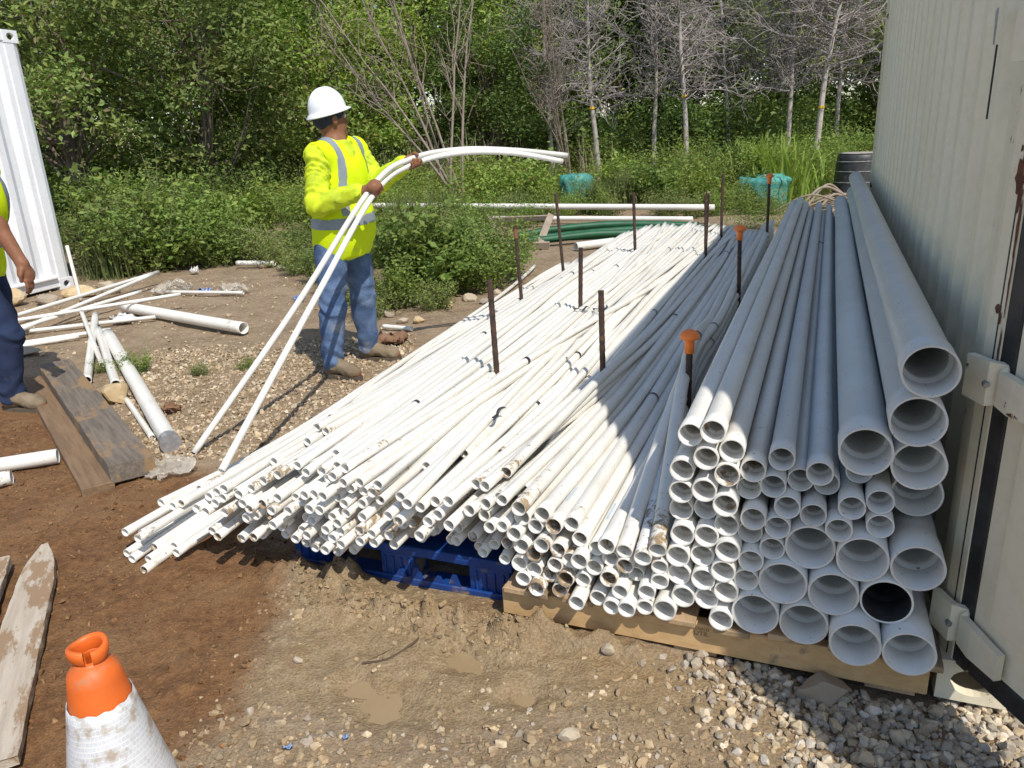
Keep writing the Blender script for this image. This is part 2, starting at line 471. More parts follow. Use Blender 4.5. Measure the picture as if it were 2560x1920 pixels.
A4 = pts_in([(.46, 1.66), (.44, 1.80), (.62, 1.84), (1.0, 1.68), (2.2, 1.2), (2.2, .8), (.80, .8)], 9500, rs, .1)
s_, u_ = su(A4[:, 0], A4[:, 1]); A4 = A4[~((u_ > -.03) & (s_ > -.02) & (s_ < 1.2)) & (rs.random(len(A4)) < .12 + .88 * sstep(.45, .85, A4[:, 0] + .35 * (A4[:, 1] - 1.5)))]
sz = rs.lognormal(math.log(.0115), .33, len(A4)).clip(.005, .024)
PZ = np.column_stack([A4, gheight(A4[:, 0], A4[:, 1]) + sz * rs.uniform(-.1, .9, len(A4))])
V1, T1 = scatter(stone_protos(12, 26, (.6, .9), seed=31), PZ, sz, rs)
ob('gravel', npmesh('gravel_grey', V1, T1, grey_st), label='loose greyish gravel in front of the container corner', cat='gravel', kind='stuff')
# finer gravel round the worker's boots
gw_m = stonemat('pale_gravel', [(.46, .355, .23), (.40, .30, .19), (.54, .45, .325), (.35, .27, .185)], mudlo=.52)
B1 = pts_in(GRAVW, 6500, rs, .12); B2 = pts_in([(-5, 8.6), (-2.2, 8.6), (-1.2, 6.2), (-.7, 5.6), (-2.0, 4.6), (-3.6, 5.2), (-5, 6.6)], 900, rs)
P2 = np.vstack([B1, B2]); sz = rs.lognormal(math.log(.0128), .32, len(P2)).clip(.005, .03); sz[len(B1):] *= 1.1
PZ = np.column_stack([P2, gheight(P2[:, 0], P2[:, 1]) + sz * rs.uniform(-.2, .5, len(P2))])
V1, T1 = scatter(stone_protos(8, 11, seed=9), PZ, sz, rs)
ob('gravel', npmesh('gravel_fine', V1, T1, gw_m), label='pale fine gravel on the ground around the worker', cat='gravel', kind='stuff')
# soil and mud crumbs
cl_m = stonemat('soil_clods', [(.165, .082, .033), (.21, .11, .046), (.14, .07, .027), (.24, .138, .064)], mudc=(.2, .11, .05), mudlo=.6)
C1 = pts_in([(-2.6, 4.2), (-1.5, 3.2), (-.9, 2.6), (-.75, 1.9), (-.8, 1.2), (-2.2, 1.2), (-3.2, 3.6)], 5200, rs)
sz = rs.lognormal(math.log(.006), .45, len(C1)).clip(.002, .018)
PZ = np.column_stack([C1, gheight(C1[:, 0], C1[:, 1]) + sz * rs.uniform(-.3, .4, len(C1))])
V1, T1 = scatter(stone_protos(8, 10, seed=12), PZ, sz, rs)
ob('soil_crumbs', npmesh('soil_crumbs', V1, T1, cl_m), label='loose dark brown soil crumbs on the left ground', cat='soil', kind='stuff')
md_m = stonemat('mud_clods', [(.30, .215, .12), (.27, .19, .105), (.32, .235, .138), (.255, .178, .097)], mudc=(.3, .2, .11), mudlo=.6)
uu = rs.normal(-.15, .045, 900); ss = rs.uniform(1.08, 1.95, 900)
q = P0[None] - N_[None] * ss[:, None] + D_[None] * uu[:, None]
C2 = np.vstack([q[:, :2], pts_in(MUD, 260, rs)])
sz = rs.lognormal(math.log(.0075), .5, len(C2)).clip(.003, .02); sz[900:] *= .55
PZ = np.column_stack([C2, gheight(C2[:, 0], C2[:, 1]) + sz * rs.uniform(-.5, .15, len(C2))])
V1, T1 = scatter(stone_protos(10, 14, (.5, .8), seed=15), PZ, sz, rs)
ob('mud_clods', npmesh('mud_clods', V1, T1, md_m), label='lumps of wet tan mud heaped along the blue pallet', cat='mud', kind='stuff')

def rock(name, x, y, size, m, label, sc=(1, .8, .7), seed=0, sub=3, cat='rock', group=None, rz=0, rough=.22):
    bm = bmesh.new(); bmesh.ops.create_icosphere(bm, subdivisions=sub, radius=1)
    V = np.array([v.co[:] for v in bm.verts]); T = np.array([[v.index for v in f.verts] for f in bm.faces]); bm.free()
    o = seed * 13.7
    d = 1 + rough * (vnoise(V[:, 0] * 1.3 + o, V[:, 1] * 1.3 + V[:, 2], seed) + vnoise(V[:, 1] * 1.3 - o, V[:, 2] * 1.4, seed + 3)) + .06 * vnoise(V[:, 0] * 5 + o, V[:, 2] * 5 + V[:, 1] * 3, seed + 5)
    pl = np.random.default_rng(seed).normal(size=(11, 3)); pl /= np.linalg.norm(pl, axis=1)[:, None]
    V = V * d[:, None]
    for p in pl:
        t = V @ p; V = V - np.maximum(t - .68, 0)[:, None] * p * .95
    V = V * (1 + .035 * vnoise(V[:, 0] * 11 + o, V[:, 1] * 11 + V[:, 2] * 9, seed + 8))[:, None]
    V = V * np.array(sc) * size; V[:, 2] -= V[:, 2].min()
    return ob(name, npmesh(name, V, T, m, False), loc=(x, y, float(gheight(x, y)) - .30 * size * sc[2]), rot=(0, 0, rz), label=label, cat=cat, group=group)
rk_y = mat('yellow_rock', (.46, .33, .17), (.56, .44, .27), 9, .9, bump=.6, bs=40, dirt=((.25, .16, .08), 14, .55, .75))
rk_g = mat('grey_rock', (.27, .225, .17), (.38, .31, .23), 8, .9, bump=.5, bs=45, dirt=((.3, .21, .12), 12, .55, .75))
rk_w = mat('pale_rock', (.45, .38, .28), (.37, .30, .21), 8, .9, bump=.5, bs=45, dirt=((.3, .21, .12), 12, .6, .8))
rock('rock', -2.36, 4.36, .095, rk_y, 'rounded yellow sandstone rock beside the timber beams', (1.1, .8, .9), 3)
rock('rock', -4.93, 7.56, .16, rk_y, 'biggest brown rock lying at the foot of the white container', (1.2, .8, .7), 5)
rock('rock', -4.52, 7.5, .11, rk_g, 'dull flat rock right of the biggest rock below the white container', (1.3, .8, .6), 8)
rock('rock', -4.38, 7.86, .14, rk_y, 'tan rock behind the loose pipes under the white container corner', (1.3, .8, .6), 9)
rock('rock', -4.12, 7.95, .12, rk_w, 'pale rock farthest right in the row below the white container', (1.1, .8, .7), 12)
rock('rock', -3.62, 5.55, .1, rk_g, 'low dark rock by the navy jeans worker under the loose pipes', (1.4, .9, .5), 14)
rock('rock', .775, 1.655, .062, rk_g, 'large grey rock touching the underside of the wooden pallet', (1.2, .8, .85), 17)
rock('rock', .10, 1.53, .026, rk_w, 'single pale stone lying on the front gravel below the pallet', (1.1, .8, .8), 19, 2)
rock('rock', .235, 1.83, .022, rk_w, 'small block-shaped stone in the mud left of the wooden pallet', (1, .8, 1.1), 23, 2)
rock('rock', -.66, 1.88, .016, rk_w, 'small pale pebble alone between brown soil and mud', (1, .8, .8), 29, 2)
for k in range(26):
    a = rng.normal(0, 1, 2); x, y = -4.0 + a[0] * .32, 11.6 + a[1] * .35
    rock('pile_rock', x, y, float(rng.uniform(.08, .17)), [rk_w, rk_g][k % 3 == 0], 'pale rock in the heap on the bare patch among weeds', (1, .8, .75), 40 + k, 2, group='rocks heaped on the bare patch among the weeds')
for k, (x, y) in enumerate([(-.85, 6.05), (-1.0, 6.3), (-.55, 6.6), (-.35, 6.75), (-.2, 6.6), (-.72, 5.98), (-.1, 7.0), (-2.6, 8.9), (-2.9, 9.2), (-2.1, 9.3)]):
    rock('edge_rock', x, y, float(rng.uniform(.04, .075)), [rk_w, rk_g, rk_y][k % 3], 'rock half hidden under the weeds at the yard edge', (1.1, .8, .7), 80 + k, 2, group='rocks under the weeds at the yard edge')

# ------------------------------------------------------------------ shipping containers
def contmat(name, a, b, dirtc, rustc, lo=.62):
    N = NT(name); vec = N.coord('Object')
    col = N.mix(N.ramp(N.noise(vec, 2.2, 5), .3, .7), a, b)
    sv = N.coord('Object', (5, 5, .5)); col = N.mix(N.ramp(N.noise(sv, 2.4, 6, .6), .45, .85, 0, .55), col, dirtc)
    col = N.mix(N.ramp(N.noise(vec, 30, 4), .4, .75, 0, .25), col, dirtc)
    col = N.mix(N.ramp(N.noise(vec, 6.5, 7, .7), lo + .1, lo + .13), col, rustc)
    return N.done(N.pbsdf(col, .55, 0, .35, N.bump(N.noise(vec, 90, 3), .12, .003)))
beige_m = contmat('beige_container_paint', (.79, .71, .52), (.83, .76, .58), (.62, .54, .38), (.10, .035, .015))
beige2_m = contmat('beige_post_paint', (.74, .665, .49), (.79, .72, .54), (.56, .49, .35), (.09, .03, .012), .52)
white_m = contmat('white_container_paint', (.78, .78, .78), (.84, .84, .84), (.62, .60, .56), (.35, .2, .1), .68)
black_m = mat('black_rubber', (.012, .012, .013), (.03, .03, .03), 20, .5, bump=.2, bs=60)
steel_m = mat('galvanised_bolt', (.35, .35, .35), (.2, .19, .18), 30, .45, .7)
dark_m = mat('dark_plywood', (.09, .065, .045), (.06, .045, .03), 6, .8)

def corr_wall(L, H, pitch=.278, depth=.036, z0=.16, flip=1):
    xs = [0.0]; ds = [0.0]; x = .0
    seq = [(.072, 0), (.068, depth), (.070, depth), (.068, 0)]
    k = 0
    while x < L - .001:
        w, dnext = seq[k % 4]; x = min(L, x + w); xs.append(x); ds.append(dnext); k += 1
    return np.array(xs), np.array(ds)
def casting(mb, c, ax, sz=(.162, .178, .118), hole=True):
    """hollow-looking corner casting: six plates with an oval hole in the two outer faces"""
    sx, sy, sz_ = sz
    A = np.asarray(ax, float); c = np.asarray(c, float)
    def plate(o, e1, e2, w, h, nrm, hr):
        n = 20; a = np.arange(n) * 2 * math.pi / n + math.pi / n
        inner = np.stack([np.cos(a) * hr[0], np.sin(a) * hr[1]], 1)
        sc = 1 / np.maximum(np.abs(np.cos(a)) / (w / 2), np.abs(np.sin(a)) / (h / 2))
        outer = np.stack([np.cos(a) * sc, np.sin(a) * sc], 1)
        # force corners
        for q in range(4):
            t = math.pi / 4 + q * math.pi / 2; kk = int(np.argmin(np.abs((a - math.atan2(h * math.sin(t), w * math.cos(t)) + math.pi) % (2 * math.pi) - math.pi)))
            outer[kk] = [np.sign(math.cos(t)) * w / 2, np.sign(math.sin(t)) * h / 2]
        P = np.vstack([o + outer[:, :1] * e1 + outer[:, 1:] * e2, o + inner[:, :1] * e1 + inner[:, 1:] * e2, o - nrm * .03 + inner[:, :1] * e1 + inner[:, 1:] * e2])
        Q = [(q, (q + 1) % n, n + (q + 1) % n, n + q) for q in range(n)] + [(n + q, n + (q + 1) % n, 2 * n + (q + 1) % n, 2 * n + q) for q in range(n)]
        mb.add(P, Q)
    X, Y, Z = A
    plate(c - X * 0 - Y * sy / 2, X, Z, sx, sz_, -Y, (.050, .038))
    plate(c + X * sx / 2, Y, Z, sy, sz_, X, (.045, .034))
    plate(c - X * sx / 2, -Y, Z, sy, sz_, -X, (.045, .034))
    mb.add([c + X * a * sx / 2 + Y * b * sy / 2 + Z * e * sz_ / 2 for e in (-1, 1) for a, b in ((-1, -1), (1, -1), (1, 1), (-1, 1))], [(3, 2, 1, 0), (4, 5, 6, 7), (2, 3, 7, 6)])

def container(name, O, ax, L, Wd, H, m, label, front=True, mpost=None):
    """O: ground corner; ax rows: x = away from the seen wall (into the box), y = along the wall, z"""
    A = np.asarray(ax, float); O = np.asarray(O, float); mpost = mpost or m
    def w(x, y, z): return O + A[0] * x + A[1] * y + A[2] * z
    root = empty(name, tuple(O), label=label, cat='container')
    def mk(mb, nm, mm, smooth=False, par=None):
        V = np.concatenate(mb.V) - O; mb.V = [V]
        return ob(nm, mb.mesh(nm, mm, smooth), par or root)
    ph = .16
    # two long corrugated walls
    for side in (0, 1):
        xs, ds = corr_wall(L - 2 * ph, H)
        mb = MB(); z0, z1 = .155, H - .10
        P = []
        for z in (z0, z1):
            for x_, d_ in zip(xs, ds): P.append(w((.012 + d_) if side == 0 else (Wd - .012 - d_), ph + x_, z))
        n = len(xs); mb.add(P, [(q, q + 1, n + q + 1, n + q) if side else (q + 1, q, n + q, n + q + 1) for q in range(n - 1)])
        mk(mb, 'corrugated_wall', m)
    mb = MB()
    for x in (.03, Wd - .03):
        mb.box(w(x, L / 2, H - .06), (.06, L - 2 * ph, .09), A, .006); mb.box(w(x, L / 2, .10), (.05, L - 2 * ph, .13), A, .006)
    mk(mb, 'rail', m)
    mb = MB(); mb.box(w(Wd / 2, L / 2, H - .03), (Wd - .12, L - .1, .03), A); mk(mb, 'roof', m)
    mb = MB(); mb.box(w(Wd / 2, L / 2, .15), (Wd - .12, L - .1, .04), A); mk(mb, 'floor_panel', dark_m)
    mb = MB(); mb.box(w(Wd / 2, L - .05, H / 2), (Wd - .2, .04, H - .3), A); mk(mb, 'end_wall', m)
    for y in (0, L):
        sg = 1 if y == 0 else -1
        for x in (0, Wd):
            sx = 1 if x == 0 else -1
            mb = MB()
            # chamfered post section
            sec = [(.0, .062), (.022, .006), (.058, .006), (.062, .03), (.062, .14), (.03, .165), (.0, .165)]
            P = [w(x + sx * a, y + sg * b, z) for z in (.118, H - .118) for a, b in sec]
            n = len(sec); Qs = [(q, (q + 1) % n, n + (q + 1) % n, n + q) for q in range(n)]
            if sx * sg < 0: Qs = [t[::-1] for t in Qs]
            mb.add(P, Qs); mk(mb, 'corner_post', mpost)
            for z in (.059, H - .059):
                mb = MB(); casting(mb, w(x + sx * .076, y + sg * .084, z), A * np.array([[sx], [sg], [1]])); mk(mb, 'corner_casting', mpost)
    mb = MB(); mb.box(w(Wd / 2, .05, H - .06), (Wd - .34, .08, .11), A, .006); mk(mb, 'door_header', mpost)
    mb = MB(); mb.box(w(Wd / 2, .05, .09), (Wd - .34, .08, .11), A, .006); mk(mb, 'door_sill', mpost)
    return root, w, mk

AXB = np.array([N_, D_, ZZ])
beige, bw, bmk = container('shipping_container', P0 + N_ * .012 + D_ * .0, AXB, 6.06, 2.44, 2.6, beige_m, 'beige shipping container with its door open at the right edge', mpost=beige2_m)
# ---- the open left-hand door, a part of the container
DANG = R_(60)
e_d = N_ * math.cos(DANG) - D_ * math.sin(DANG); n_d = -(N_ * math.sin(DANG) + D_ * math.cos(DANG))   # n_d: outer face
DA = np.array([e_d, -n_d, ZZ]); H0 = Wp(-.062, .005, 0)
def dw(a, b, z): return H0 + e_d * a + n_d * b + ZZ * z
O_b = np.array(beige.location)
def bpart(mb, nm, m, par=None, smooth=False):
    mb.V = [np.concatenate(mb.V) - O_b]; return ob(nm, mb.mesh(nm, m, smooth), par or beige)
mb = MB()
dz0, dz1, dwid = .172, 2.47, 1.13
mb.box(dw(.03 + dwid / 2, .0, (dz0 + dz1) / 2), (dwid, .04, dz1 - dz0), DA, .004)
for k in range(3):     # shallow pressed panels on the outer face
    mb.box(dw(.2 + .36 * k, .024, (dz0 + dz1) / 2), (.22, .014, dz1 - dz0 - .24), DA, .006)
door = bpart(mb, 'door', beige_m)
mb = MB()
mb.box(dw(-.006, .006, (dz0 + dz1) / 2 - .02), (.076, .03, dz1 - dz0 + .09), DA, .006)
mb.box(dw(.035 + dwid / 2, .006, dz0 - .031), (dwid, .028, .062), DA, .006)
mb.box(dw(.02 + dwid / 2, -.012, dz1 + .018), (dwid + .02, .034, .045), DA, .006)
bpart(mb, 'door_gasket', black_m, door)
for hz in (.235, .86, 1.58, 2.3):
    mb = MB()
    # hinge strap: plate on the post, bend, leaf on the door's outer face
    a0 = Wp(.012, .055, hz); a1 = Wp(-.055, -.012, hz); a2 = dw(.02, .036, hz); a3 = dw(.15, .040, hz)
    path = [a0, Wp(-.02, -.012, hz), a1, a2, dw(.06, .04, hz), a3]
    hs = [.050, .052, .046, .040, .042, .034]
    P = []
    for q, pt in enumerate(path):
        t = (path[min(q + 1, 5)] - path[max(q - 1, 0)]); t[2] = 0; t /= np.linalg.norm(t); nn = np.array([t[1], -t[0], 0]) * .009
        if nn @ (np.array([-.5, -.8, 0])) < 0: nn = -nn
        dzz = -.012 * max(0, q - 2)
        for sgn in (1, -1): P += [pt + nn * sgn + ZZ * (hs[q] + dzz * .5), pt + nn * sgn - ZZ * (hs[q] - dzz * .5)]
    Qh = []
    for q in range(5):
        b0, b1 = q * 4, q * 4 + 4
        Qh += [(b0, b1, b1 + 1, b0 + 1), (b0 + 2, b0 + 3, b1 + 3, b1 + 2), (b0, b0 + 2, b1 + 2, b1), (b0 + 1, b1 + 1, b1 + 3, b0 + 3)]
    Qh += [(0, 1, 3, 2), (20, 22, 23, 21)]
    mb.add(P, Qh)
    hg = bpart(mb, 'hinge', beige2_m, door)
    mb = MB(); pin = Wp(-.012, -.024, hz); mb.lathe([(0, .004), (.006, .004), (.0075, 0), (.0075, -.012)], 10, pin, np.array([N_, ZZ, -D_])); 
    bpart(mb, 'bolt', steel_m, door)
# things seen through the gap of the open door
blue_m = mat('blue_webbing', (.03, .14, .55), (.05, .22, .7), 30, .7, bump=.3, bs=200)
red_m = mat('red_paint', (.28, .02, .015), (.2, .015, .012), 8, .4)
yel_m = mat('yellow_plastic', (.65, .40, .02), (.55, .33, .02), 8, .45)
mb = MB()
q = [Wp(-.115, .10, 1.12), Wp(-.105, .095, 1.0), Wp(-.108, .10, .8), Wp(-.10, .10, .62)]
wv = [.004, .011, .016, .006]
P = []
for a, b in zip(q, wv): P += [a + N_ * b, a - N_ * b, a + N_ * b + D_ * .004, a - N_ * b + D_ * .004]
mb.add(P, [t for k in range(3) for t in ((k * 4, k * 4 + 1, k * 4 + 5, k * 4 + 4), (k * 4 + 2, k * 4 + 6, k * 4 + 7, k * 4 + 3), (k * 4, k * 4 + 4, k * 4 + 6, k * 4 + 2), (k * 4 + 1, k * 4 + 3, k * 4 + 7, k * 4 + 5))])
st = mb.build('strap', blue_m, label='blue strap hanging in the gap of the open container door', cat='strap')
mb = MB(); mb.box(Wp(-.105, .098, .92) - np.array(st.location), (.04, .014, .03), AXB, .004); mb.build('buckle', steel_m, st)
mb = MB(); mb.tube([Wp(-.115, .10, 1.17) - np.array(st.location), Wp(-.115, .10, 1.11) - np.array(st.location)], .008, 8); mb.build('hook', steel_m, st)
mb = MB(); mb.box(Wp(-.42, .8, .56), (.5, .5, .78), AXB, .02); mb.box(Wp(-.42, .8, .975), (.52, .52, .05), AXB, .02)
rb = mb.build('tool_chest', red_m, label='dark red tool chest inside the beige container', cat='chest')
mb = MB()
for z in (.4, .6, .8): mb.box(Wp(-.42, .535, z) - np.array(rb.location), (.3, .02, .025), AXB, .006)
mb.build('handle', steel_m, rb)
mb = MB(); mb.box(Wp(-.42, .78, 1.095), (.3, .2, .18), AXB, .02); mb.box(Wp(-.42, .78, 1.2), (.18, .03, .03), AXB, .008)
mb.build('tool_case', yel_m, label='yellow tool case on the red chest inside the container', cat='case')

def unit3(a, b): v = np.array([a, b, 0.]); return v / np.linalg.norm(v)
# ---- white container on the left: seen wall faces the yard
aw = unit3(-.279, -.960); xw = unit3(-.960, .279)
AXW = np.array([xw, aw, ZZ])
whitec, ww, wmk = container('shipping_container', np.array([-4.80, 8.52, 0]), AXW, 6.06, 2.44, 2.6, white_m, 'white corrugated shipping container at the left edge', mpost=white_m)
mb = MB()
mb.box(ww(-.012, 3.0, .145), (.03, 5.6, .022), AXW, .004); wmk(mb, 'sill_lip', white_m)

refl0_m = mat('grey_seal', (.45, .46, .45), (.36, .37, .36), 30, .6)
# rust and a torn seal on the beige container's near corner
rustp_m = mat('flaking_rust', (.09, .032, .014), (.16, .06, .025), 40, .9, bump=.6, bs=90)
cd = unit3(*(N_ * .022 - D_ * .056)[:2]); cn = np.cross(cd, ZZ); cn = cn if cn @ np.array([-.5, -.8, 0]) > 0 else -cn
for q, (a, z, w_, h_) in enumerate([(.62, 1.30, .030, .035), (.80, 1.26, .016, .03), (.92, 1.20, .008, .06), (.95, 1.08, .006, .07), (.55, 1.02, .018, .010), (.72, 1.005, .012, .016), (.95, .93, .007, .05), (.5, 1.36, .008, .008)]):
    c0 = P0 + N_ * .012 + D_ * .062 + cd * a * .06 + cn * .0015 + ZZ * z; n = 18
    P = [c0]
    for k in range(n):
        t = 2 * math.pi * k / n; rr = 1 + .9 * float(vnoise(math.cos(t) * 2 + q * 5, math.sin(t) * 2, 91)); P.append(c0 + cd * w_ * rr * math.cos(t) * .5 + ZZ * h_ * rr * math.sin(t))
    mb = MB(); mb.add(P, [], [(0, 1 + k, 1 + (k + 1) % n) for k in range(n)]); bpart(mb, 'rust_patch', rustp_m)
mb = MB(); mb.box(Wp(-.006, .40, 1.50), (.004, .006, .17), AX, .001); bpart(mb, 'torn_seal', black_m)
mb = MB(); P = [Wp(.0, .395, 1.585), Wp(.0, .42, 1.66), Wp(.002, .385, 1.665)]; P += [p - N_ * .004 for p in P]; mb.add(P, [(0, 1, 4, 3), (1, 2, 5, 4), (2, 0, 3, 5)], [(0, 2, 1), (3, 4, 5)]); bpart(mb, 'torn_seal', refl0_m)

# ------------------------------------------------------------------ pallets, pipes, stakes
# near pipe ends measured in the yard frame: (s, u, z)
LGP=[(0.107,-0.077,0.895),(0.118,-0.074,0.78),(0.21,-0.065,0.678),(0.108,-0.039,0.654),(0.089,0.064,0.538),(0.32,-0.051,0.403),(0.201,-0.07,0.387),(0.078,-0.075,0.391),(0.374,-0.066,0.3),(0.255,-0.076,0.288),(0.137,-0.072,0.29),(0.432,-0.07,0.208),(0.314,-0.071,0.204),(0.195,-0.12,0.202),(0.077,-0.117,0.202)]
MDP=[(0.628,-0.046,0.681),(0.569,-0.066,0.703),(0.522,-0.056,0.652),(0.646,-0.054,0.581),(0.584,-0.066,0.628),(0.467,-0.055,0.601),(0.403,-0.046,0.64),(0.529,-0.066,0.589),(0.478,-0.026,0.539),(0.419,-0.048,0.565),(0.362,-0.007,0.574),(0.319,-0.061,0.604),(0.295,0.018,0.546),(0.211,0.026,0.572),(0.645,-0.054,0.518),(0.583,-0.064,0.533),(0.527,-0.072,0.514),(0.238,-0.055,0.556),(0.173,-0.047,0.559),(0.642,-0.029,0.456),(0.583,-0.016,0.448),(0.459,-0.066,0.467),(0.378,-0.053,0.516),(0.316,-0.053,0.494),(0.257,-0.068,0.483),(0.172,-0.05,0.491),(0.638,-0.055,0.387),(0.573,-0.055,0.404),(0.527,-0.05,0.425),(0.468,-0.022,0.39),(0.399,-0.052,0.45),(0.409,-0.049,0.379),(0.514,-0.072,0.37),(0.581,-0.05,0.326),(0.645,-0.063,0.315),(0.454,-0.061,0.348),(0.521,-0.071,0.312),(0.465,-0.054,0.279),(0.572,-0.066,0.265),(0.638,-0.049,0.256),(0.511,-0.067,0.247),(0.554,-0.058,0.201),(0.615,-0.063,0.202),(0.509,-0.079,0.172),(0.654,-0.081,0.172)]
MIP=[(1.284,0.034,0.416),(1.241,0.02,0.414),(1.216,0.109,0.412),(1.189,-0.012,0.41),(1.13,0.079,0.401),(1.15,-0.067,0.407),(1.227,-0.039,0.403),(1.122,-0.066,0.399),(1.113,-0.032,0.359),(1.046,-0.031,0.379),(1.004,-0.054,0.362),(0.955,-0.032,0.354),(0.929,-0.043,0.309),(0.886,-0.043,0.297),(0.843,-0.081,0.339),(0.795,-0.068,0.316),(0.738,-0.085,0.322),(0.701,-0.078,0.346),(1.253,-0.077,0.391),(1.228,-0.038,0.353),(1.194,-0.082,0.343),(1.155,-0.072,0.341),(1.124,-0.06,0.321),(1.158,-0.039,0.273),(1.062,-0.032,0.33),(1.104,-0.048,0.281),(1.036,-0.077,0.312),(1.001,-0.057,0.288),(0.973,-0.048,0.259),(0.91,-0.087,0.293),(0.843,-0.049,0.279),(1.074,-0.068,0.269),(1.115,-0.055,0.218),(1.073,-0.05,0.203),(1.019,-0.05,0.201),(0.998,-0.059,0.224),(0.891,-0.057,0.235),(0.953,-0.078,0.212),(0.916,-0.06,0.194),(0.84,-0.082,0.228),(1.104,-0.061,0.173),(1.05,-0.082,0.168),(0.986,-0.075,0.168),(0.922,-0.111,0.168),(0.808,-0.089,0.191),(0.759,-0.108,0.168),(0.736,-0.078,0.219),(0.716,-0.082,0.168),(0.703,-0.067,0.284),(0.79,-0.067,0.278),(0.754,-0.035,0.25),(0.698,-0.066,0.246),(0.868,-0.069,0.18),(0.812,-0.1,0.168)]
SMP=[(2.667,-0.102,0.098),(2.563,-0.141,0.114),(2.587,-0.095,0.104),(2.65,-0.127,0.026),(2.593,-0.15,0.027),(2.552,-0.133,0.028),(2.564,-0.073,0.029),(2.48,-0.066,0.047),(2.494,-0.194,0.028),(2.418,-0.114,0.045),(2.703,0.104,0.099),(2.599,0.063,0.127),(2.704,0.186,0.098),(2.562,0.076,0.138),(2.271,-0.124,0.266),(2.609,0.236,0.125),(2.231,-0.118,0.263),(2.236,-0.088,0.294),(2.221,-0.092,0.278),(2.207,-0.079,0.307),(2.144,-0.106,0.332),(2.17,-0.111,0.312),(2.266,-0.079,0.155),(2.182,-0.141,0.181),(2.14,-0.133,0.274),(2.136,-0.075,0.336),(2.083,-0.11,0.343),(2.055,-0.083,0.357),(2.103,-0.117,0.174),(2.05,-0.13,0.2),(2.033,-0.057,0.354),(2.061,-0.126,0.321),(2.025,-0.135,0.318),(1.996,-0.122,0.316),(2.021,-0.116,0.277),(2.059,-0.127,0.257),(2.067,-0.096,0.236),(2.056,-0.07,0.17),(1.927,-0.137,0.311),(1.94,-0.108,0.356),(1.998,-0.083,0.27),(1.957,-0.029,0.374),(1.916,-0.05,0.311),(1.873,-0.136,0.309),(1.928,-0.096,0.245),(1.957,-0.062,0.185),(1.932,-0.145,0.254),(1.905,-0.091,0.193),(1.835,-0.133,0.243),(1.891,-0.073,0.228),(1.864,-0.056,0.253),(1.838,-0.096,0.323),(1.766,-0.149,0.348),(1.734,-0.144,0.35),(1.786,-0.108,0.296),(1.771,-0.065,0.282),(1.769,-0.126,0.282),(1.932,0.086,0.378),(1.955,0.066,0.374),(1.951,0.036,0.375),(1.889,0.002,0.388),(1.792,-0.119,0.382),(1.77,-0.113,0.385),(1.788,-0.056,0.415),(1.831,0.049,0.404),(1.932,0.238,0.378),(1.828,0.092,0.405),(2.052,0.352,0.357),(1.742,-0.017,0.428),(1.684,-0.063,0.434),(1.707,-0.094,0.433),(1.767,-0.054,0.385),(1.711,-0.15,0.39),(1.68,-0.116,0.423),(1.648,-0.073,0.413),(1.733,-0.081,0.375),(1.696,-0.094,0.364),(1.662,-0.084,0.383),(1.639,-0.062,0.382),(1.75,-0.082,0.325),(1.712,-0.095,0.316),(1.673,-0.094,0.318),(1.645,-0.083,0.339),(1.669,-0.118,0.306),(1.568,-0.083,0.42),(1.584,-0.088,0.39),(1.566,-0.071,0.357),(1.474,-0.102,0.412),(1.425,-0.147,0.409),(1.423,-0.096,0.378),(1.383,-0.064,0.38),(1.349,-0.086,0.366),(1.323,-0.086,0.405),(1.612,-0.111,0.308),(1.581,-0.114,0.287),(1.566,-0.078,0.273),(1.494,-0.142,0.331),(1.537,-0.063,0.323),(1.499,-0.062,0.301),(1.497,-0.054,0.33),(1.632,-0.136,0.3),(1.618,-0.138,0.279),(1.699,-0.061,0.21),(1.698,-0.11,0.253),(1.717,-0.123,0.242),(1.759,-0.112,0.235),(1.8,-0.084,0.226),(1.678,-0.134,0.238),(1.729,-0.101,0.192),(1.835,-0.084,0.177),(1.868,-0.078,0.175),(1.745,-0.149,0.226),(1.687,-0.069,0.181),(1.592,-0.107,0.235),(1.525,-0.106,0.264),(1.516,-0.094,0.24),(1.544,-0.122,0.343),(1.451,-0.061,0.289),(1.404,-0.129,0.303),(1.397,-0.096,0.307),(1.318,-0.133,0.354)]
wood_m = mat('pallet_wood', (.60, .40, .19), (.52, .33, .15), 5, .75, stretch=(1, 12, 12), bump=.25, bs=40, dirt=((.27, .20, .125), 6, .60, .68), dstretch=(1, 1, 1), orand=.12)
woodt_m = mat('deck_wood', (.46, .32, .185), (.36, .245, .14), 5, .8, stretch=(12, 1, 12), bump=.25, bs=40, dirt=((.25, .18, .11), 7, .5, .64), dstretch=(1, 1, 1), orand=.15)
bluep_m = mat('blue_plastic', (.007, .042, .19), (.011, .058, .25), 10, .42, dirt=((.26, .19, .11), 8, .53, .66), bump=.1, bs=80)
ink_m = mat('stamp_ink', (.14, .075, .03), (.2, .12, .05), 200, .9)

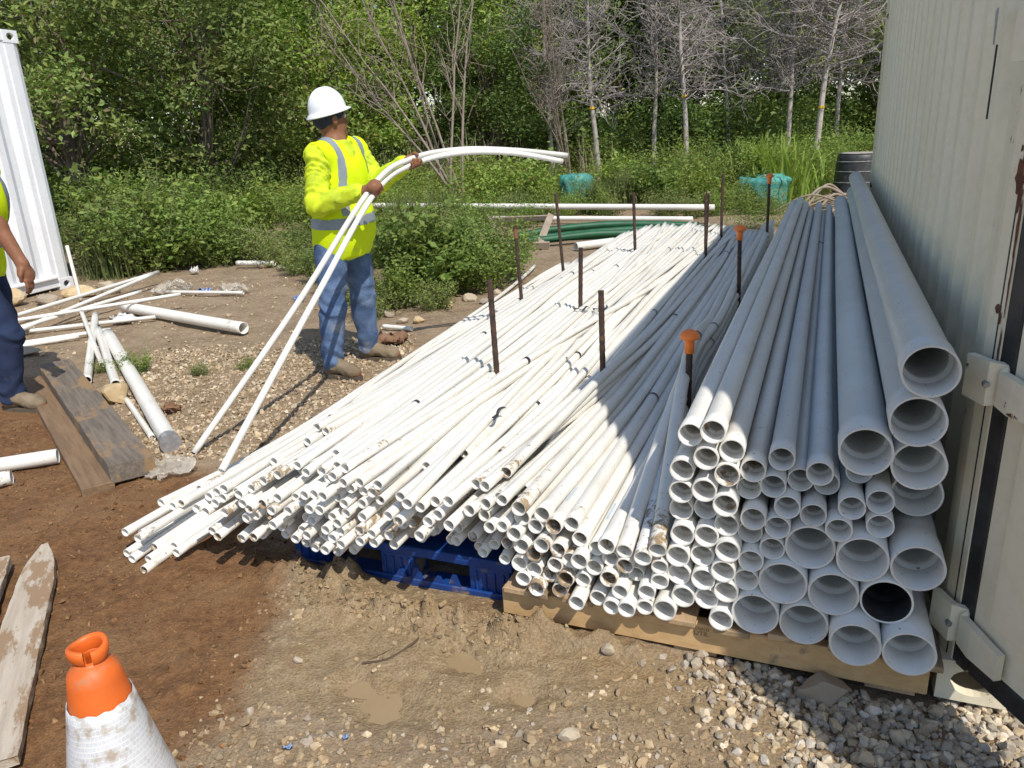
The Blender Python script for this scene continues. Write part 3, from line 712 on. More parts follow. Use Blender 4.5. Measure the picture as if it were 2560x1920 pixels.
PAL = empty('wooden_pallet', tuple(Wp(.6, -.04, .0)), label='wooden pallet under the thick grey pipes beside the container', cat='pallet')
OP = np.array(PAL.location)
def pp(mb, nm, m, root, O): 
    mb.V = [np.concatenate(mb.V) - O]; return ob(nm, mb.mesh(nm, m), root)
for u in (-.02, .46, .94):
    mb = MB(); mb.box(Wp(.6, u, .068), (1.17, .038, .089), AX, .003); pp(mb, 'stringer', wood_m, PAL, OP)
for k, s in enumerate((.06, .21, .36, .50, .645, .79, .94, 1.10)):
    mb = MB(); w_ = .14 if k in (0, 7) else .095
    a = rng.normal(0, .004); mb.box(Wp(s, .437 + a, .122 + .001 * (k % 3)), (w_, 1.0, .0175), AX, .002); pp(mb, 'deck_board', woodt_m, PAL, OP)
for s in (.10, .60, 1.10):
    mb = MB(); mb.box(Wp(s, .46, .0145), (.12, .98, .016), AX, .002); pp(mb, 'bottom_board', woodt_m, PAL, OP)
def text_obj(txt, size, m, parent, O, loc, right, up):
    cu = bpy.data.curves.new('txt', 'FONT'); cu.body = txt; cu.size = size; cu.align_x = 'CENTER'; cu.align_y = 'CENTER'
    t = bpy.data.objects.new('txt', cu); COL.objects.link(t)
    dg = bpy.context.evaluated_depsgraph_get(); me = bpy.data.meshes.new_from_object(t.evaluated_get(dg))
    bpy.data.objects.remove(t); me.materials.clear(); me.materials.append(m)
    right = Vector(right).normalized(); up = Vector(up).normalized(); nz = right.cross(up)
    o = ob('stamped_lettering', me, parent)
    Lc = Vector(loc) - Vector(O)
    o.matrix_local = Matrix(((right.x, up.x, nz.x, Lc.x), (right.y, up.y, nz.y, Lc.y), (right.z, up.z, nz.z, Lc.z), (0, 0, 0, 1)))
    return o
for txt, size, s, z in (('ILLNFLD', .013, .585, .098), ('UTIL', .020, .583, .083)):
    text_obj(txt, size, ink_m, PAL, OP, Wp(s, -.0405, z), tuple(N_), (0, 0, 1))

BP = empty('plastic_pallet', tuple(Wp(1.62, .075, -.025)), label='muddy blue plastic pallet under the thin white pipes', cat='pallet')
OB = np.array(Wp(1.62, -.03, 0))
mb = MB(); mb.box(Wp(1.62, .46, .136), (0.86, 1.0, .018), AX, .004); mb.box(Wp(1.62, -.03, .137), (0.86, .018, .034), AX, .004); pp(mb, 'deck', bluep_m, BP, OB)
for u in (.02, .46, .9):
    for s in (1.275, 1.62, 1.97):
        mb = MB(); mb.box(Wp(s, u, .068), (.15 if s != 1.62 else .13, .11, .118), AX, .006)
        for q in range(4): mb.box(Wp(s - .05 + q * .032, u - .056, .072), (.008, .01, .07), AX, .002)
        pp(mb, 'block', bluep_m, BP, OB)
for u in (.0, .46, .92):
    mb = MB(); mb.box(Wp(1.62, u, .012), (0.86, .10, .022), AX, .004); mb.box(Wp(1.62, u - .045, .03), (0.86, .012, .022), AX, .003); pp(mb, 'bottom_rail', bluep_m, BP, OB)
for q, hgt in ((1.40, .045), (1.46, .03), (1.54, .05), (1.60, .035)):
    mb = MB()
    P = [Wp(q - .025, -.047, .036), Wp(q + .025, -.047, .036), Wp(q + .006, -.047, .036 + hgt), Wp(q - .008, -.047, .036 + hgt), Wp(q - .025, -.04, .036), Wp(q + .025, -.04, .036), Wp(q + .006, -.04, .036 + hgt), Wp(q - .008, -.04, .036 + hgt)]
    mb.add(P, [(0, 1, 2, 3), (7, 6, 5, 4), (0, 3, 7, 4), (1, 5, 6, 2), (3, 2, 6, 7)])
    pp(mb, 'broken_rib', bluep_m, BP, OB)
# timber sleepers and pallets further back carry the pile; only their dark ends show between the pipes
sl_m = mat('old_timber', (.20, .14, .09), (.13, .09, .055), 6, .85, stretch=(2, 2, 8), bump=.4, bs=40)
for u in (2.6, 3.4, 5.0, 5.7):
    mb = MB(); mb.box(Wp(1.2, u, .075), (2.3, .12, .13), AX, .006)
    mb.build('timber_sleeper', sl_m, label='old timber sleeper buried under the middle of the pipe pile', cat='timber', group='timber sleepers under the pipe pile')

# ---- pipe positions: packed cross-sections at several stations along the pile
RL, RM, RI, RS = .0605, .0315, .0232, .0166
pipes = []
for k, (s, u, z) in enumerate(LGP): pipes.append(['L', s, u, z, RL])
for k, (s, u, z) in enumerate(MDP): pipes.append(['M', s, u, z, RM])
for k, (s, u, z) in enumerate(MIP): pipes.append(['I', s, u, z, RI * (1 if s < 1.14 else .78)])
for k, (s, u, z) in enumerate(SMP): pipes.append(['S', s, u, z, RS * (1.0 if s > 1.45 else 1.08)])
for s, u, z in [(1.18, -.02, .20), (1.22, 0, .235), (1.26, .0, .20), (1.30, .02, .24), (1.34, 0, .275), (1.36, .03, .215), (1.42, .02, .25), (1.46, .05, .215), (1.50, .04, .19), (1.55, .05, .2), (1.24, .05, .27), (1.40, .06, .19), (1.3, .06, .18), (1.6, .03, .2), (1.2, .06, .175), (1.47, 0, .27)]:
    pipes.append(['S', s, u, z, RS * 1.08])
for k in range(70):
    s = rng.uniform(1.28, 2.2); z = rng.uniform(.19, .40); pipes.append(['F', s, rng.uniform(.1, .5), z, RS])
for k in range(2):
    pipes.append(['G', rng.uniform(.74, 1.15), rng.uniform(.12, .4), rng.uniform(.19, .33), RI])
NP_ = len(pipes)
kind = np.array([p[0] for p in pipes]); rad_ = np.array([p[4] for p in pipes])
nearp = np.array([[p[1], p[3]] for p in pipes]); un = np.array([p[2] for p in pipes])
cross = np.zeros(NP_)
topS = np.where((kind == 'S') & (nearp[:, 1] > np.interp(nearp[:, 0], [1.3, 1.7, 2.1, 2.5], [.385, .40, .31, .11])))[0]
for q in rng.choice(topS, 13, replace=False): cross[q] = rng.choice([-1, 1]) * rng.uniform(.10, .36)
def floor_at(s, st):
    f = np.interp(s, [0, .68, .72, 1.2, 1.28, 2.15, 2.3, 2.45, 3.2], [.131, .131, .131, .135, .225, .225, .15, .03, .0])
    f = f + .012 * st * ((s > .75) & (s < 2.3))
    if st == 0: f = np.interp(s, [0, 2.1, 2.3, 2.5, 3.2], [.131, .14, .11, .0, .0])
    return f
def limits(st):
    lo = np.zeros(NP_); hi = np.full(NP_, 3.3)
    lo[:] = rad_ + .018
    if st >= 1:
        ml = np.isin(kind, ('L', 'M')); hi[ml] = .765 - rad_[ml]
        mi = np.isin(kind, ('I', 'G')); lo[mi] = .79 + rad_[mi]; hi[mi] = 1.20 - rad_[mi]
        ms = np.isin(kind, ('S', 'F')) & (cross == 0)
        a = ms & (nearp[:, 0] < 1.68); lo[a] = 1.22 + rad_[a]; hi[a] = 1.66
        b = ms & (nearp[:, 0] >= 1.68) & (nearp[:, 0] < 2.3); lo[b] = 1.66; hi[b] = 2.34
        c_ = ms & (nearp[:, 0] >= 2.3); lo[c_] = 2.2; hi[c_] = 2.95
    return lo, hi
fixed = np.zeros(NP_, bool); hw = rng.normal(0, .0022, (NP_, 2))
def relax(P, st, iters, grav, anchor=None, ka=0.):
    RRm = rad_[:, None] + rad_[None] + .0004; lo, hi = limits(st)
    for it in range(iters):
        if grav: P[~fixed, 1] -= grav
        for sub in range(2):
            dlt = P[:, None] - P[None]; dist = np.sqrt((dlt ** 2).sum(-1)) + 1e-9
            ov = np.maximum(RRm - dist, 0); np.fill_diagonal(ov, 0)
            # heavier pipes move less
            wgt = (rad_[None] ** 2) / (rad_[:, None] ** 2 + rad_[None] ** 2)
            mv = (dlt / dist[..., None] * (ov * wgt)[..., None]).sum(1) * .7; mv[fixed] = 0; P += mv
            P[:, 0] = np.clip(P[:, 0], lo, hi)
            P[:, 1] = np.maximum(P[:, 1], floor_at(P[:, 0], st) + rad_)
        if anchor is not None: P += (anchor - P) * ka
    return P
pos = [relax(relax(nearp.copy(), 0, 70, 0, nearp, .06), 0, 40, 0)]
US = [None, 1.1, 2.1, 3.2, 4.4, 5.3, 6.03]
drift = np.where(kind == 'L', .0015, np.where(kind == 'M', .003, np.where(kind == 'I', .010, .017)))
vel = rng.normal(0, 1, NP_) * drift
for k in range(1, len(US)):
    P = pos[-1].copy()
    vel = .6 * vel + rng.normal(0, 1, NP_) * drift
    P[:, 0] += vel + cross * .16
    P[nearp[:, 0] > 2.3, 0] += .035
    if k == 1: P[np.isin(kind, ('F', 'G', 'S', 'I'))] += [0, .02]
    P[cross != 0, 1] += .035
    heavy = np.isin(kind, ('L', 'M')); P[heavy] = pos[0][heavy] + np.column_stack([np.zeros(heavy.sum()), -.008 * k * (pos[0][heavy, 1] - .13)]) + hw[heavy] * math.sin(k * 1.1)
    fixed[:] = heavy; Pf = P[heavy].copy(); P = relax(P, k, 110 if k < 3 else 70, .0012); P[heavy] = Pf
    pos.append(P)
POS = np.stack(pos, 1)            # pipe, station, (s,z)

def pvcmat(name, a, b, dirtc, amt):
    N = NT(name); oi = N.n('ShaderNodeObjectInfo'); rnd = oi.outputs['Random']
    cv = N.n('ShaderNodeCombineXYZ')
    for i in range(3): N.l(N.math('MULTIPLY', rnd, (31., 77., 53.)[i]), cv.inputs[i])
    vec = N.coord('Object', (1, 1, 1), cv.outputs[0])
    col = N.mix(N.ramp(N.noise(vec, 3, 3), .3, .7), a, b)
    col = N.hsv(col, v=N.ramp(rnd, 0, 1, .93, 1.04))
    dirt_shade = N.attr('dirt')
    # scuffs and smeared mud, more of it on pipes and ends that carry a high dirt value; on inner faces it also paints in shade
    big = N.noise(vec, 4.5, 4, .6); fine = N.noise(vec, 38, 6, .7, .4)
    th_ = N.math('SUBTRACT', N.math('ADD', N.math('MULTIPLY', big, .55), N.math('MULTIPLY', fine, .6)), N.math('SUBTRACT', .87, N.math('MULTIPLY', dirt_shade, amt)))
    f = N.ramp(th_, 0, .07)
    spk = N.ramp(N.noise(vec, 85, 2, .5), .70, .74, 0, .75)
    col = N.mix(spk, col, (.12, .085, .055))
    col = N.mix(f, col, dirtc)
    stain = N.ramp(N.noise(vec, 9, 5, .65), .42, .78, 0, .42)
    col = N.mix(N.math('MULTIPLY', stain, N.ramp(dirt_shade, 0, 1, .4, 1)), col, (.52, .42, .28))
    return N.done(N.pbsdf(col, N.ramp(f, 0, 1, .34, .85), 0, .45, N.bump(fine, .05, .002)))
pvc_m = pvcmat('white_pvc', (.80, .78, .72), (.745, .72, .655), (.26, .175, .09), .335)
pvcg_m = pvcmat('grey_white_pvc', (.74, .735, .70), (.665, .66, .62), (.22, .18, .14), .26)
tape_m = mat('black_tape', (.02, .02, .028), (.05, .05, .065), 40, .5)

def pipe_obj(name, path, r, wall, seg, m, bell=0., dirt=.2, enddirt=.5, inner_dirt_shade=.5, rs=None, inner_m=None, **k):
    """open-ended pipe along path (near end first); bell > 0 widens the first 12 cm"""
    P = np.asarray(path, float); n0 = len(P)
    d0 = np.concatenate([[0], np.cumsum(np.linalg.norm(np.diff(P, axis=0), axis=1))])
    if bell:
        L = 1.25 * r + .02
        t0 = (P[1] - P[0]) / np.linalg.norm(P[1] - P[0])
        ex = [P[0] + t0 * q for q in (L - .002, L, L + .004, L + .45 * r)]
        keep = d0 > L + .6 * r; P = np.vstack([P[:1], ex, P[keep]])
    else:
        t0 = (P[1] - P[0]) / np.linalg.norm(P[1] - P[0])
        P = np.vstack([P[:1], P[0] + t0 * .05, P[1:][d0[1:] > .09]])
    n = len(P); dd = np.concatenate([[0], np.cumsum(np.linalg.norm(np.diff(P, axis=0), axis=1))])
    ro = np.full(n, r)
    if bell: ro[:3] = r * (1 + bell); ro[3] = r * (1 + bell * .95)
    ri = ro - wall
    if bell: ri[3:] = r - wall * 1.9
    O = P[0].copy(); Pl = P - O
    Vo, Qo = tube_np(Pl, ro, seg); Vi, Qi = tube_np(Pl, ri, seg)
    Qo = np.array(Qo); Qi = np.array(Qi)[:, ::-1] + len(Vo)
    j = np.arange(seg); j2 = (j + 1) % seg; nV = len(Vo)
    rim0 = np.stack([j, j2, nV + j2, nV + j], 1); e = (n - 1) * seg
    rim1 = np.stack([e + j2, e + j, nV + e + j, nV + e + j2], 1)
    od = dirt + enddirt * np.exp(-dd / .28); in_dirt_shade = np.clip(inner_dirt_shade + .25 * sstep(.05, .5, dd), 0, 1)  # inner faces: dirt plus shade painted into the colour, stronger with depth
    at = np.concatenate([np.repeat(od, seg), np.repeat(in_dirt_shade, seg)])
    me = npmesh(name, np.vstack([Vo, Vi]), np.vstack([Qo, Qi, rim0, rim1]), m, True, attrs={'dirt': at})
    sh = np.ones(len(me.polygons), bool); sh[-2 * seg:] = False; me.polygons.foreach_set('use_smooth', sh)
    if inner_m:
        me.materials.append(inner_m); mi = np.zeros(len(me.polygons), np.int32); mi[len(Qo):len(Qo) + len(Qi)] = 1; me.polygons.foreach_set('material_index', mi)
    return ob(name, me, loc=tuple(O), **k)

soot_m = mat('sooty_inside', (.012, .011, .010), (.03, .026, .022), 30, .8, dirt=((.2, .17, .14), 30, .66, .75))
LGL = ['topmost thick grey pipe leaning against the container wall', 'second thick grey pipe from the top along the container wall', 'thick grey pipe lying highest in the left column of thick pipes',
 'third thick grey pipe from the top along the container wall', 'thick grey pipe recessed in the dark below the third wall pipe', 'thick grey pipe leftmost in the row just under the medium pipes',
 'thick grey pipe in the middle of the row just under the medium pipes', 'thick grey pipe by the wall with dark smudges inside its mouth', 'thick grey pipe leftmost in the second row from the bottom',
 'thick grey pipe second from left in the second bottom row', 'thick grey pipe with a sooty black inside near the wall', 'thick grey pipe leftmost on the wooden pallet',
 'thick grey pipe second from left on the wooden pallet', 'thick grey pipe third from left on the wooden pallet', 'thick grey pipe in the bottom right corner by the container']
MDL = {0: 'medium pipe topmost in the left medium column, its end sunlit', 1: 'second sunlit medium pipe at the top left of the medium stack', 43: 'lowest medium pipe of all, resting on the wooden pallet', 6: 'medium pipe with belled end lying on top of the stack in shade'}
ORD = ['first', 'second', 'third', 'fourth', 'fifth', 'sixth', 'seventh', 'eighth', 'ninth', 'tenth', 'eleventh', 'twelfth', 'thirteenth', 'fourteenth', 'fifteenth', 'sixteenth', 'seventeenth', 'eighteenth', 'nineteenth', 'twentieth']
mcols = {}
for k_, (s, u, z) in enumerate(MDP): mcols.setdefault(max(0, round((.645 - s) / .0595)), []).append((-z, k_))
for c_, lst in mcols.items():
    for j_, (_, k_) in enumerate(sorted(lst)):
        MDL.setdefault(k_, 'medium pipe with belled end, %s from top in %s column of the medium stack' % (ORD[j_], ('leftmost' if c_ == 0 else ORD[c_] + ' left')))
IDL = {k_: '%s pipe from the medium stack in the top row of mid-size pipes' % ORD[j_] for j_, k_ in enumerate(sorted(range(18), key=lambda q: MIP[q][0]))}
ends_u = rng.uniform(-.12, .12, NP_)
PIPE = []
for i_, p in enumerate(pipes):
    kd = p[0]; u0 = un[i_]; pts = []
    for st, U in enumerate(US):
        if st == 0: uu_ = u0
        else:
            uu_ = U + (ends_u[i_] if st == len(US) - 1 else 0)
            if uu_ <= u0 + .12: continue
        pts.append(Wp(POS[i_, st, 0], uu_, POS[i_, st, 1]))
    pts = np.array(pts)
    path = spline(pts, 26 if kd in 'SFI' else 18)
    r = p[4] * {'L': .945, 'M': .94}.get(kd, 1.0)
    if kd == 'L':
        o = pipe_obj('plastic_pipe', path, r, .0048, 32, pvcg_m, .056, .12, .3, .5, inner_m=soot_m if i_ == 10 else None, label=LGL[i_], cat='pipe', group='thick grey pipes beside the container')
    elif kd == 'M':
        k_ = i_ - 15
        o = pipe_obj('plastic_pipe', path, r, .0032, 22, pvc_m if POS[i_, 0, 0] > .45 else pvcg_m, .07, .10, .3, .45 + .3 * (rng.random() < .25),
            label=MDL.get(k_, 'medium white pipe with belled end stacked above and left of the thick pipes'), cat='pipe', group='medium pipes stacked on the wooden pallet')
    elif kd in 'IG':
        dv = rng.random() ** 2
        lab = 'white pipe in the fan of mid-size pipes left of the capped stakes' if nearp[i_, 1] > .24 else 'white pipe low in the mid-size layer resting on the wooden pallet'
        if dv > .4: lab = lab.replace('white pipe', 'mud-smeared white pipe')
        lab = IDL.get(i_ - 60, lab) if kd == 'I' else lab
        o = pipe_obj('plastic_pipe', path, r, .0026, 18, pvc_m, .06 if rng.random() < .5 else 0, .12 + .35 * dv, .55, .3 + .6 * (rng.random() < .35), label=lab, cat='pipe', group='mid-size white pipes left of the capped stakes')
    else:
        dv = rng.random() ** 2.2
        s0 = nearp[i_, 0]
        lab = ('thin white pipe splayed onto the brown soil at the left of the pile' if s0 > 2.3 else
               'thin white pipe in the big sunlit bundle over the blue pallet' if s0 < 1.68 else 'thin white pipe in the sunlit bundle left of the blue pallet opening')
        if dv > .45: lab = lab.replace('thin white pipe', 'thin mud-smeared white pipe')
        if un[i_] > .02 and kd == 'S' and s0 < 2.3: lab = 'thin white pipe on top of the sunlit bundle, its end set back'
        if kd == 'F': lab = 'thin white pipe of the sunlit bundle, its near end hidden among others'
        if cross[i_] != 0: lab = 'thin white pipe lying slantwise across the top of the sunlit bundle'
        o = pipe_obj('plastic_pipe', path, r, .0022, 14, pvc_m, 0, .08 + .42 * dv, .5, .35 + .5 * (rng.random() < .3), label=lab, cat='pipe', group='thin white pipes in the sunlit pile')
    PIPE.append((o, path, r))

def ring_tape(o, path, r, a, w, m=tape_m, part=(0, 2 * math.pi), name='tape_band', k=1.03):
    d0 = np.concatenate([[0], np.cumsum(np.linalg.norm(np.diff(path, axis=0), axis=1))])
    pts = np.array([[np.interp(t, d0, path[:, c]) for c in range(3)] for t in np.linspace(a, a + w, 3)]) - np.array(o.location)
    Vv, Qq = tube_np(pts, r * k + .0012, 20)
    Qq = np.array(Qq)
    if part != (0, 2 * math.pi):
        jj = (Qq[:, 0] % 20) * 2 * math.pi / 20; Qq = Qq[(jj >= part[0]) & (jj <= part[1])]
    return ob(name, npmesh(name, Vv, Qq, m, True), o)
ti = [i for i in range(NP_) if kind[i] in 'SI' and POS[i, 3, 1] > np.interp(POS[i, 3, 0], [.7, 1.2, 1.7, 2.1, 2.5], [.29, .35, .37, .34, .12])]
for q in ti[::2]:
    ring_tape(PIPE[q][0], PIPE[q][1], PIPE[q][2], rng.uniform(.6, 4.8), rng.uniform(.015, .03))
print('stats top z', [round(float(POS[kind == k][:, 3, 1].max()), 3) for k in 'LMIS'], 'n', NP_)
blueprint_m = mat('faded_blue_print', (.30, .48, .62), (.66, .69, .69), 420, .5)
for q in (15 + 45 + 10, 15 + 21, 15 + 45 + 13):
    ring_tape(PIPE[q][0], PIPE[q][1], PIPE[q][2], .14, .11 if kind[q] == 'I' else .05, blueprint_m, (1.3, 1.75), 'printed_mark', 1.0 if kind[q] == 'I' else 1.075)
# torn strips of black tape lying on the pile
def strip(x, y, z, L, m, label, seed, wdt=.012, amp=.02, name='tape_strip', cat='tape', group=None, ang=0.):
    rs_ = np.random.default_rng(seed); n = 12; t = np.linspace(0, 1, n)
    X = (t - .5) * L; Yv = amp * np.sin(t * rs_.uniform(3, 7) + rs_.uniform(0, 6)); Zv = .004 + amp * .8 * np.abs(np.sin(t * rs_.uniform(3, 6) + 1))
    ca, sa = math.cos(ang), math.sin(ang); P = np.stack([X * ca - Yv * sa, X * sa + Yv * ca, Zv], 1)
    side = np.array([-sa, ca, .3]) * wdt / 2
    Vv = np.vstack([P + side, P - side, P + side + [0, 0, .0012], P - side + [0, 0, .0012]])
    Qq = []
    for k in range(n - 1):
        Qq += [(k, k + 1, n + k + 1, n + k), (2 * n + k, 3 * n + k, 3 * n + k + 1, 2 * n + k + 1), (k, 2 * n + k, 2 * n + k + 1, k + 1), (n + k, n + k + 1, 3 * n + k + 1, 3 * n + k)]
    return ob(name, npmesh(name, Vv, np.array(Qq), m, True), loc=(x, y, z), label=label, cat=cat, group=group)
def top_z(s, u):
    k = int(np.argmin(np.abs(np.array([0, 1.1, 2.1, 3.2, 4.4, 5.3, 6.03]) - u)))
    dz = [POS[i, k, 1] + math.sqrt(max(rad_[i] ** 2 - (POS[i, k, 0] - s) ** 2, 0)) for i in range(NP_) if abs(POS[i, k, 0] - s) < rad_[i]]
    return max(dz) if dz else .2
for q, (s, u, L, a, lb) in enumerate([(1.42, .55, .11, .9, 'black tape strip curling up near the front of the white bundle'), (1.60, 2.25, .12, .5, 'torn black tape scrap left of the middle rusty stake'), (1.52, 2.35, .14, .9, 'torn black tape scrap right beside the middle rusty stake'),
        (1.48, 2.2, .12, 1.6, 'loose black tape scrap just below the middle stake'), (.36, 3.9, .28, 1.35, 'long black tape strip lying on the shaded thick pipes'), (1.85, 4.5, .12, .4, 'black tape loop far back on the sunlit bundle')]):
    P = Wp(s, u, top_z(s, u) - .004); strip(P[0], P[1], P[2], L, tape_m, lb, 70 + q, ang=a)

# ---- steel stakes driven through the pile
rust_m = mat('rusty_bar', (.045, .03, .024), (.10, .055, .035), 18, .75, .25, dirt=((.22, .11, .05), 22, .6, .72), bump=.4, bs=120)
rusto_m = mat('orange_rust', (.22, .10, .05), (.15, .075, .045), 20, .85, 0, bump=.4, bs=100)
cap_m = mat('orange_cap', (.95, .25, .035), (.9, .21, .03), 14, .42, dirt=((.4, .16, .06), 20, .62, .75))
ST = [(.775, .86, .675, 1, 'steel stake with the nearest big orange mushroom cap'), (.785, 2.85, .80, 1, 'steel stake with orange cap midway along the shaded pipes'), (.80, 5.25, .93, 1, 'steel stake with small orange cap at the far end of the pile'),
      (1.215, 5.45, .97, 0, 'bare steel stake farthest back, standing tall near the shadow edge'), (1.21, 4.45, .90, 2, 'bent light-topped steel stake just left of the tallest far stake'), (1.78, 4.45, .90, 0, 'bare steel stake at the back of the sunlit bundle'),
      (2.34, 4.25, .92, 0, 'thin dark steel stake at the back left, tilted to the left'), (2.28, 3.08, .80, 3, 'rusty stake with orange top at the left of the bundle'), (1.65, 2.34, .78, 0, 'dark stake in the middle of the bundle among tape scraps'),
      (1.655, 1.12, .83, 0, 'tall dark stake nearest on the sunlit bundle'), (1.205, 1.25, .77, 0, 'dark stake standing right on the edge of the shadow')]
TL = [(.0, .0), (.02, 0), (.01, 0), (.01, 0), (.02, 0), (.03, 0), (.07, 0), (.04, 0), (-.02, 0), (.02, 0), (.01, 0)]
for k, (s, u, zt, cp, lb) in enumerate(ST):
    root = empty('steel_stake', tuple(Wp(s, u, -.02)), label=lb, cat='stake', group='steel stakes standing in the pipe pile')
    O = np.array(root.location); B = Wp(s, u, -.02); Tp = Wp(s + TL[k][0], u, zt)
    path = [B, B + (Tp - B) * .6 + (D_ * .0), Tp]
    if cp == 2: path = [B, B + (Tp - B) * .82, B + (Tp - B) * .93 - N_ * .006, Tp - N_ * -.022]
    path = spline(np.array(path), 34 if cp != 2 else 34)
    rr = .0122 + .0012 * (np.arange(34) % 2)
    mb = MB(); mb.tube(path - O, rr, 8); mb.build('bar', rust_m, root)
    if cp in (1,):
        sc = 1.0
        mb = MB(); prof = [(0, .034), (.012, .033), (.026, .026), (.0345, .014), (.036, .004), (.034, 0), (.021, -.001), (.0185, -.012), (.0175, -.055), (.0145, -.055), (.0145, -.01)]
        mb.lathe([(a * sc, b * sc) for a, b in prof], 24, Tp - O + ZZ * .012); mb.build('safety_cap', cap_m, root, True)
    if cp == 3:
        mb = MB(); mb.tube([path[-5] - O, Tp - O + ZZ * .002], .0148, 10); mb.build('rusty_tip', rusto_m, root)
    if cp == 2:
        mb = MB(); mb.tube([path[-3] - O, path[-1] - O + ZZ * .001], .0142, 8); mb.build('bleached_tip', mat('bleached_steel', (.42, .34, .24), (.3, .2, .12), 20, .8), root)

# ------------------------------------------------------------------ loose things on the left of the yard
def lp(a, b, r, label, m=None, wall=.003, sag=0., bell=0, dirt=.3, seg=16, group='loose white pipes scattered on the left', enddirt=.4, name='plastic_pipe'):
    a = np.array(a, float); b = np.array(b, float)
    for q in (a, b):
        if len(q) == 3: q[2] = max(q[2], float(gheight(q[0], q[1])) + r)
    mid = (a + b) / 2 + ZZ * -sag; mid[2] = max(mid[2], float(gheight(mid[0], mid[1])) + r * .8)
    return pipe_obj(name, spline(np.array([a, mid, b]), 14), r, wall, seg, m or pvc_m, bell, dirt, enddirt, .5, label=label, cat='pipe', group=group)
lp((-2.09, 5.93, .05), (-3.52, 6.97, .06), .047, 'thick white pipe lying on dirt, muddy open end to the right', wall=.004, seg=22)
p5 = lp((-1.70, 3.545, .04), (-3.15, 5.91, .06), .044, 'thick white pipe with silver-wrapped end beside the timber', wall=.004, dirt=.22, seg=22)
lp((-2.47, 4.60, .04), (-3.31, 6.08, .06), .030, 'white pipe between the yellow rock and the crossed pipes', dirt=.25)
lp((-1.86, 3.70, .02), (-2.30, 4.36, .02), .0165, 'short thin white pipe between yellow rock and silver-wrapped pipe')
lp((-2.70, 4.70, .03), (-3.60, 6.62, .07), .027, 'dull white pipe leaning under the crossing thin pipe', dirt=.35)
lp((-2.76, 5.02, .06), (-3.68, 6.56, .12), .0165, 'thin white pipe crossing over the dull white pipe')
lp((-4.25, 6.33, .10), (-3.0, 7.02, .14), .0165, 'thin white pipe, top of the loose bundle, pointing right')
lp((-4.02, 6.02, .06), (-3.72, 8.15, .16), .018, 'thin white pipe running back beneath the loose bundle')
lp((-4.33, 6.53, .09), (-3.78, 8.38, .14), .018, 'thin white pipe pointing to the weeds from the loose bundle')
lp((-4.08, 6.12, .07), (-3.52, 7.36, .12), .0165, 'thin white pipe in the middle of the loose bundle')
lp((-3.86, 5.84, .03), (-3.27, 6.19, .03), .0165, 'short thin white pipe lowest of the loose bundle')
lp((-3.82, 5.73, .03), (-3.43, 6.0, .03), .0165, 'short thin white pipe nearest in the loose bundle')
lp((-4.1, 6.25, .03), (-3.05, 6.55, .04), .0165, 'thin white pipe lying flat right of the loose bundle')
lp((-3.61, 7.77, .04), (-2.58, 7.47, .04), .0165, 'thin white pipe lying alone near blue litter')
lp((-4.22, 7.56, .0), (-4.27, 7.62, .56), .0165, 'thin white pipe standing upright at the white container corner')
lp((-2.22, 3.475, .04), (-2.95, 3.22, .04), .036, 'white pipe offcut on brown soil with blue mark', dirt=.35)
lp((-2.31, 3.25, .035), (-2.9, 3.0, .035), .034, 'muddy white pipe offcut at the left picture edge', dirt=.5)
lp((-.98, 6.62, .03), (-.55, 6.9, .05), .014, 'thin pipe scrap under the bush behind the pile', dirt=.4)
lp((-.74, 5.72, .03), (-.98, 5.85, .03), .017, 'pipe scrap behind the worker’s far boot', dirt=.4)
lp((-3.25, 9.35, .05), (-2.75, 9.2, .05), .03, 'white pipe scrap half hidden in weeds behind the loose pipes', dirt=.3)
foil_m = mat('silver_foil', (.55, .55, .56), (.4, .4, .42), 30, .35, .6, bump=.6, bs=50)
t5 = np.array([-1.70, 3.545, .05]); dir5 = np.array([-1.45, 2.365, 0]); dir5 /= np.linalg.norm(dir5)
mb = MB(); mb.tube([t5 - np.array(p5.location) - dir5 * .012, t5 - np.array(p5.location) + dir5 * .05, t5 - np.array(p5.location) + dir5 * .07], [.052, .051, .046], 14); mb.build('foil_wrap', foil_m, p5)

old_wood = mat('weathered_timber', (.115, .095, .075), (.20, .16, .12), 7, .85, stretch=(.6, 9, 9), bump=.6, bs=16, dirt=((.27, .17, .085), 3.2, .5, .58), dstretch=(1, 1.6, 1))
def beam(name, a, b, w, t, z, m, label, cat='timber', group=None, bev=.006, roll=0., taper=None, zb=None):
    a = np.array(a, float); b = np.array(b, float); d = b - a; L = np.linalg.norm(d); zb = z if zb is None else zb
    n = 22; V = []; e = .07
    sec = [(-.5, e), (-.5 + e * .3, 0), (.5 - e * .3, 0), (.5, e), (.5, 1 - e), (.5 - e * .3, 1), (-.5 + e * .3, 1), (-.5, 1 - e)]; ns = len(sec)
    rs_ = np.random.default_rng(int(abs(a[0] * 1000)))
    for k in range(n):
        f = k / (n - 1); ww_ = w if taper is None else w * np.interp(f, taper[0], taper[1])
        for q, (x, y) in enumerate(sec):
            V.append((L * f + (rs_.normal(0, .004) if k in (0, n - 1) else 0), x * ww_ + rs_.normal(0, .0016), (zb - z) * f + y * t + x * roll + rs_.normal(0, .0009)))
    Q = [(k * ns + q, k * ns + ns + q, k * ns + ns + (q + 1) % ns, k * ns + (q + 1) % ns) for k in range(n - 1) for q in range(ns)]
    caps = np.array([list(range(ns)), [n * ns - 1 - q for q in range(ns)]])
    return ob(name, npmesh(name, np.array(V), [np.array(Q), caps], m), loc=(a[0], a[1], z), rot=(0, 0, math.atan2(d[1], d[0])), label=label, cat=cat, group=group)
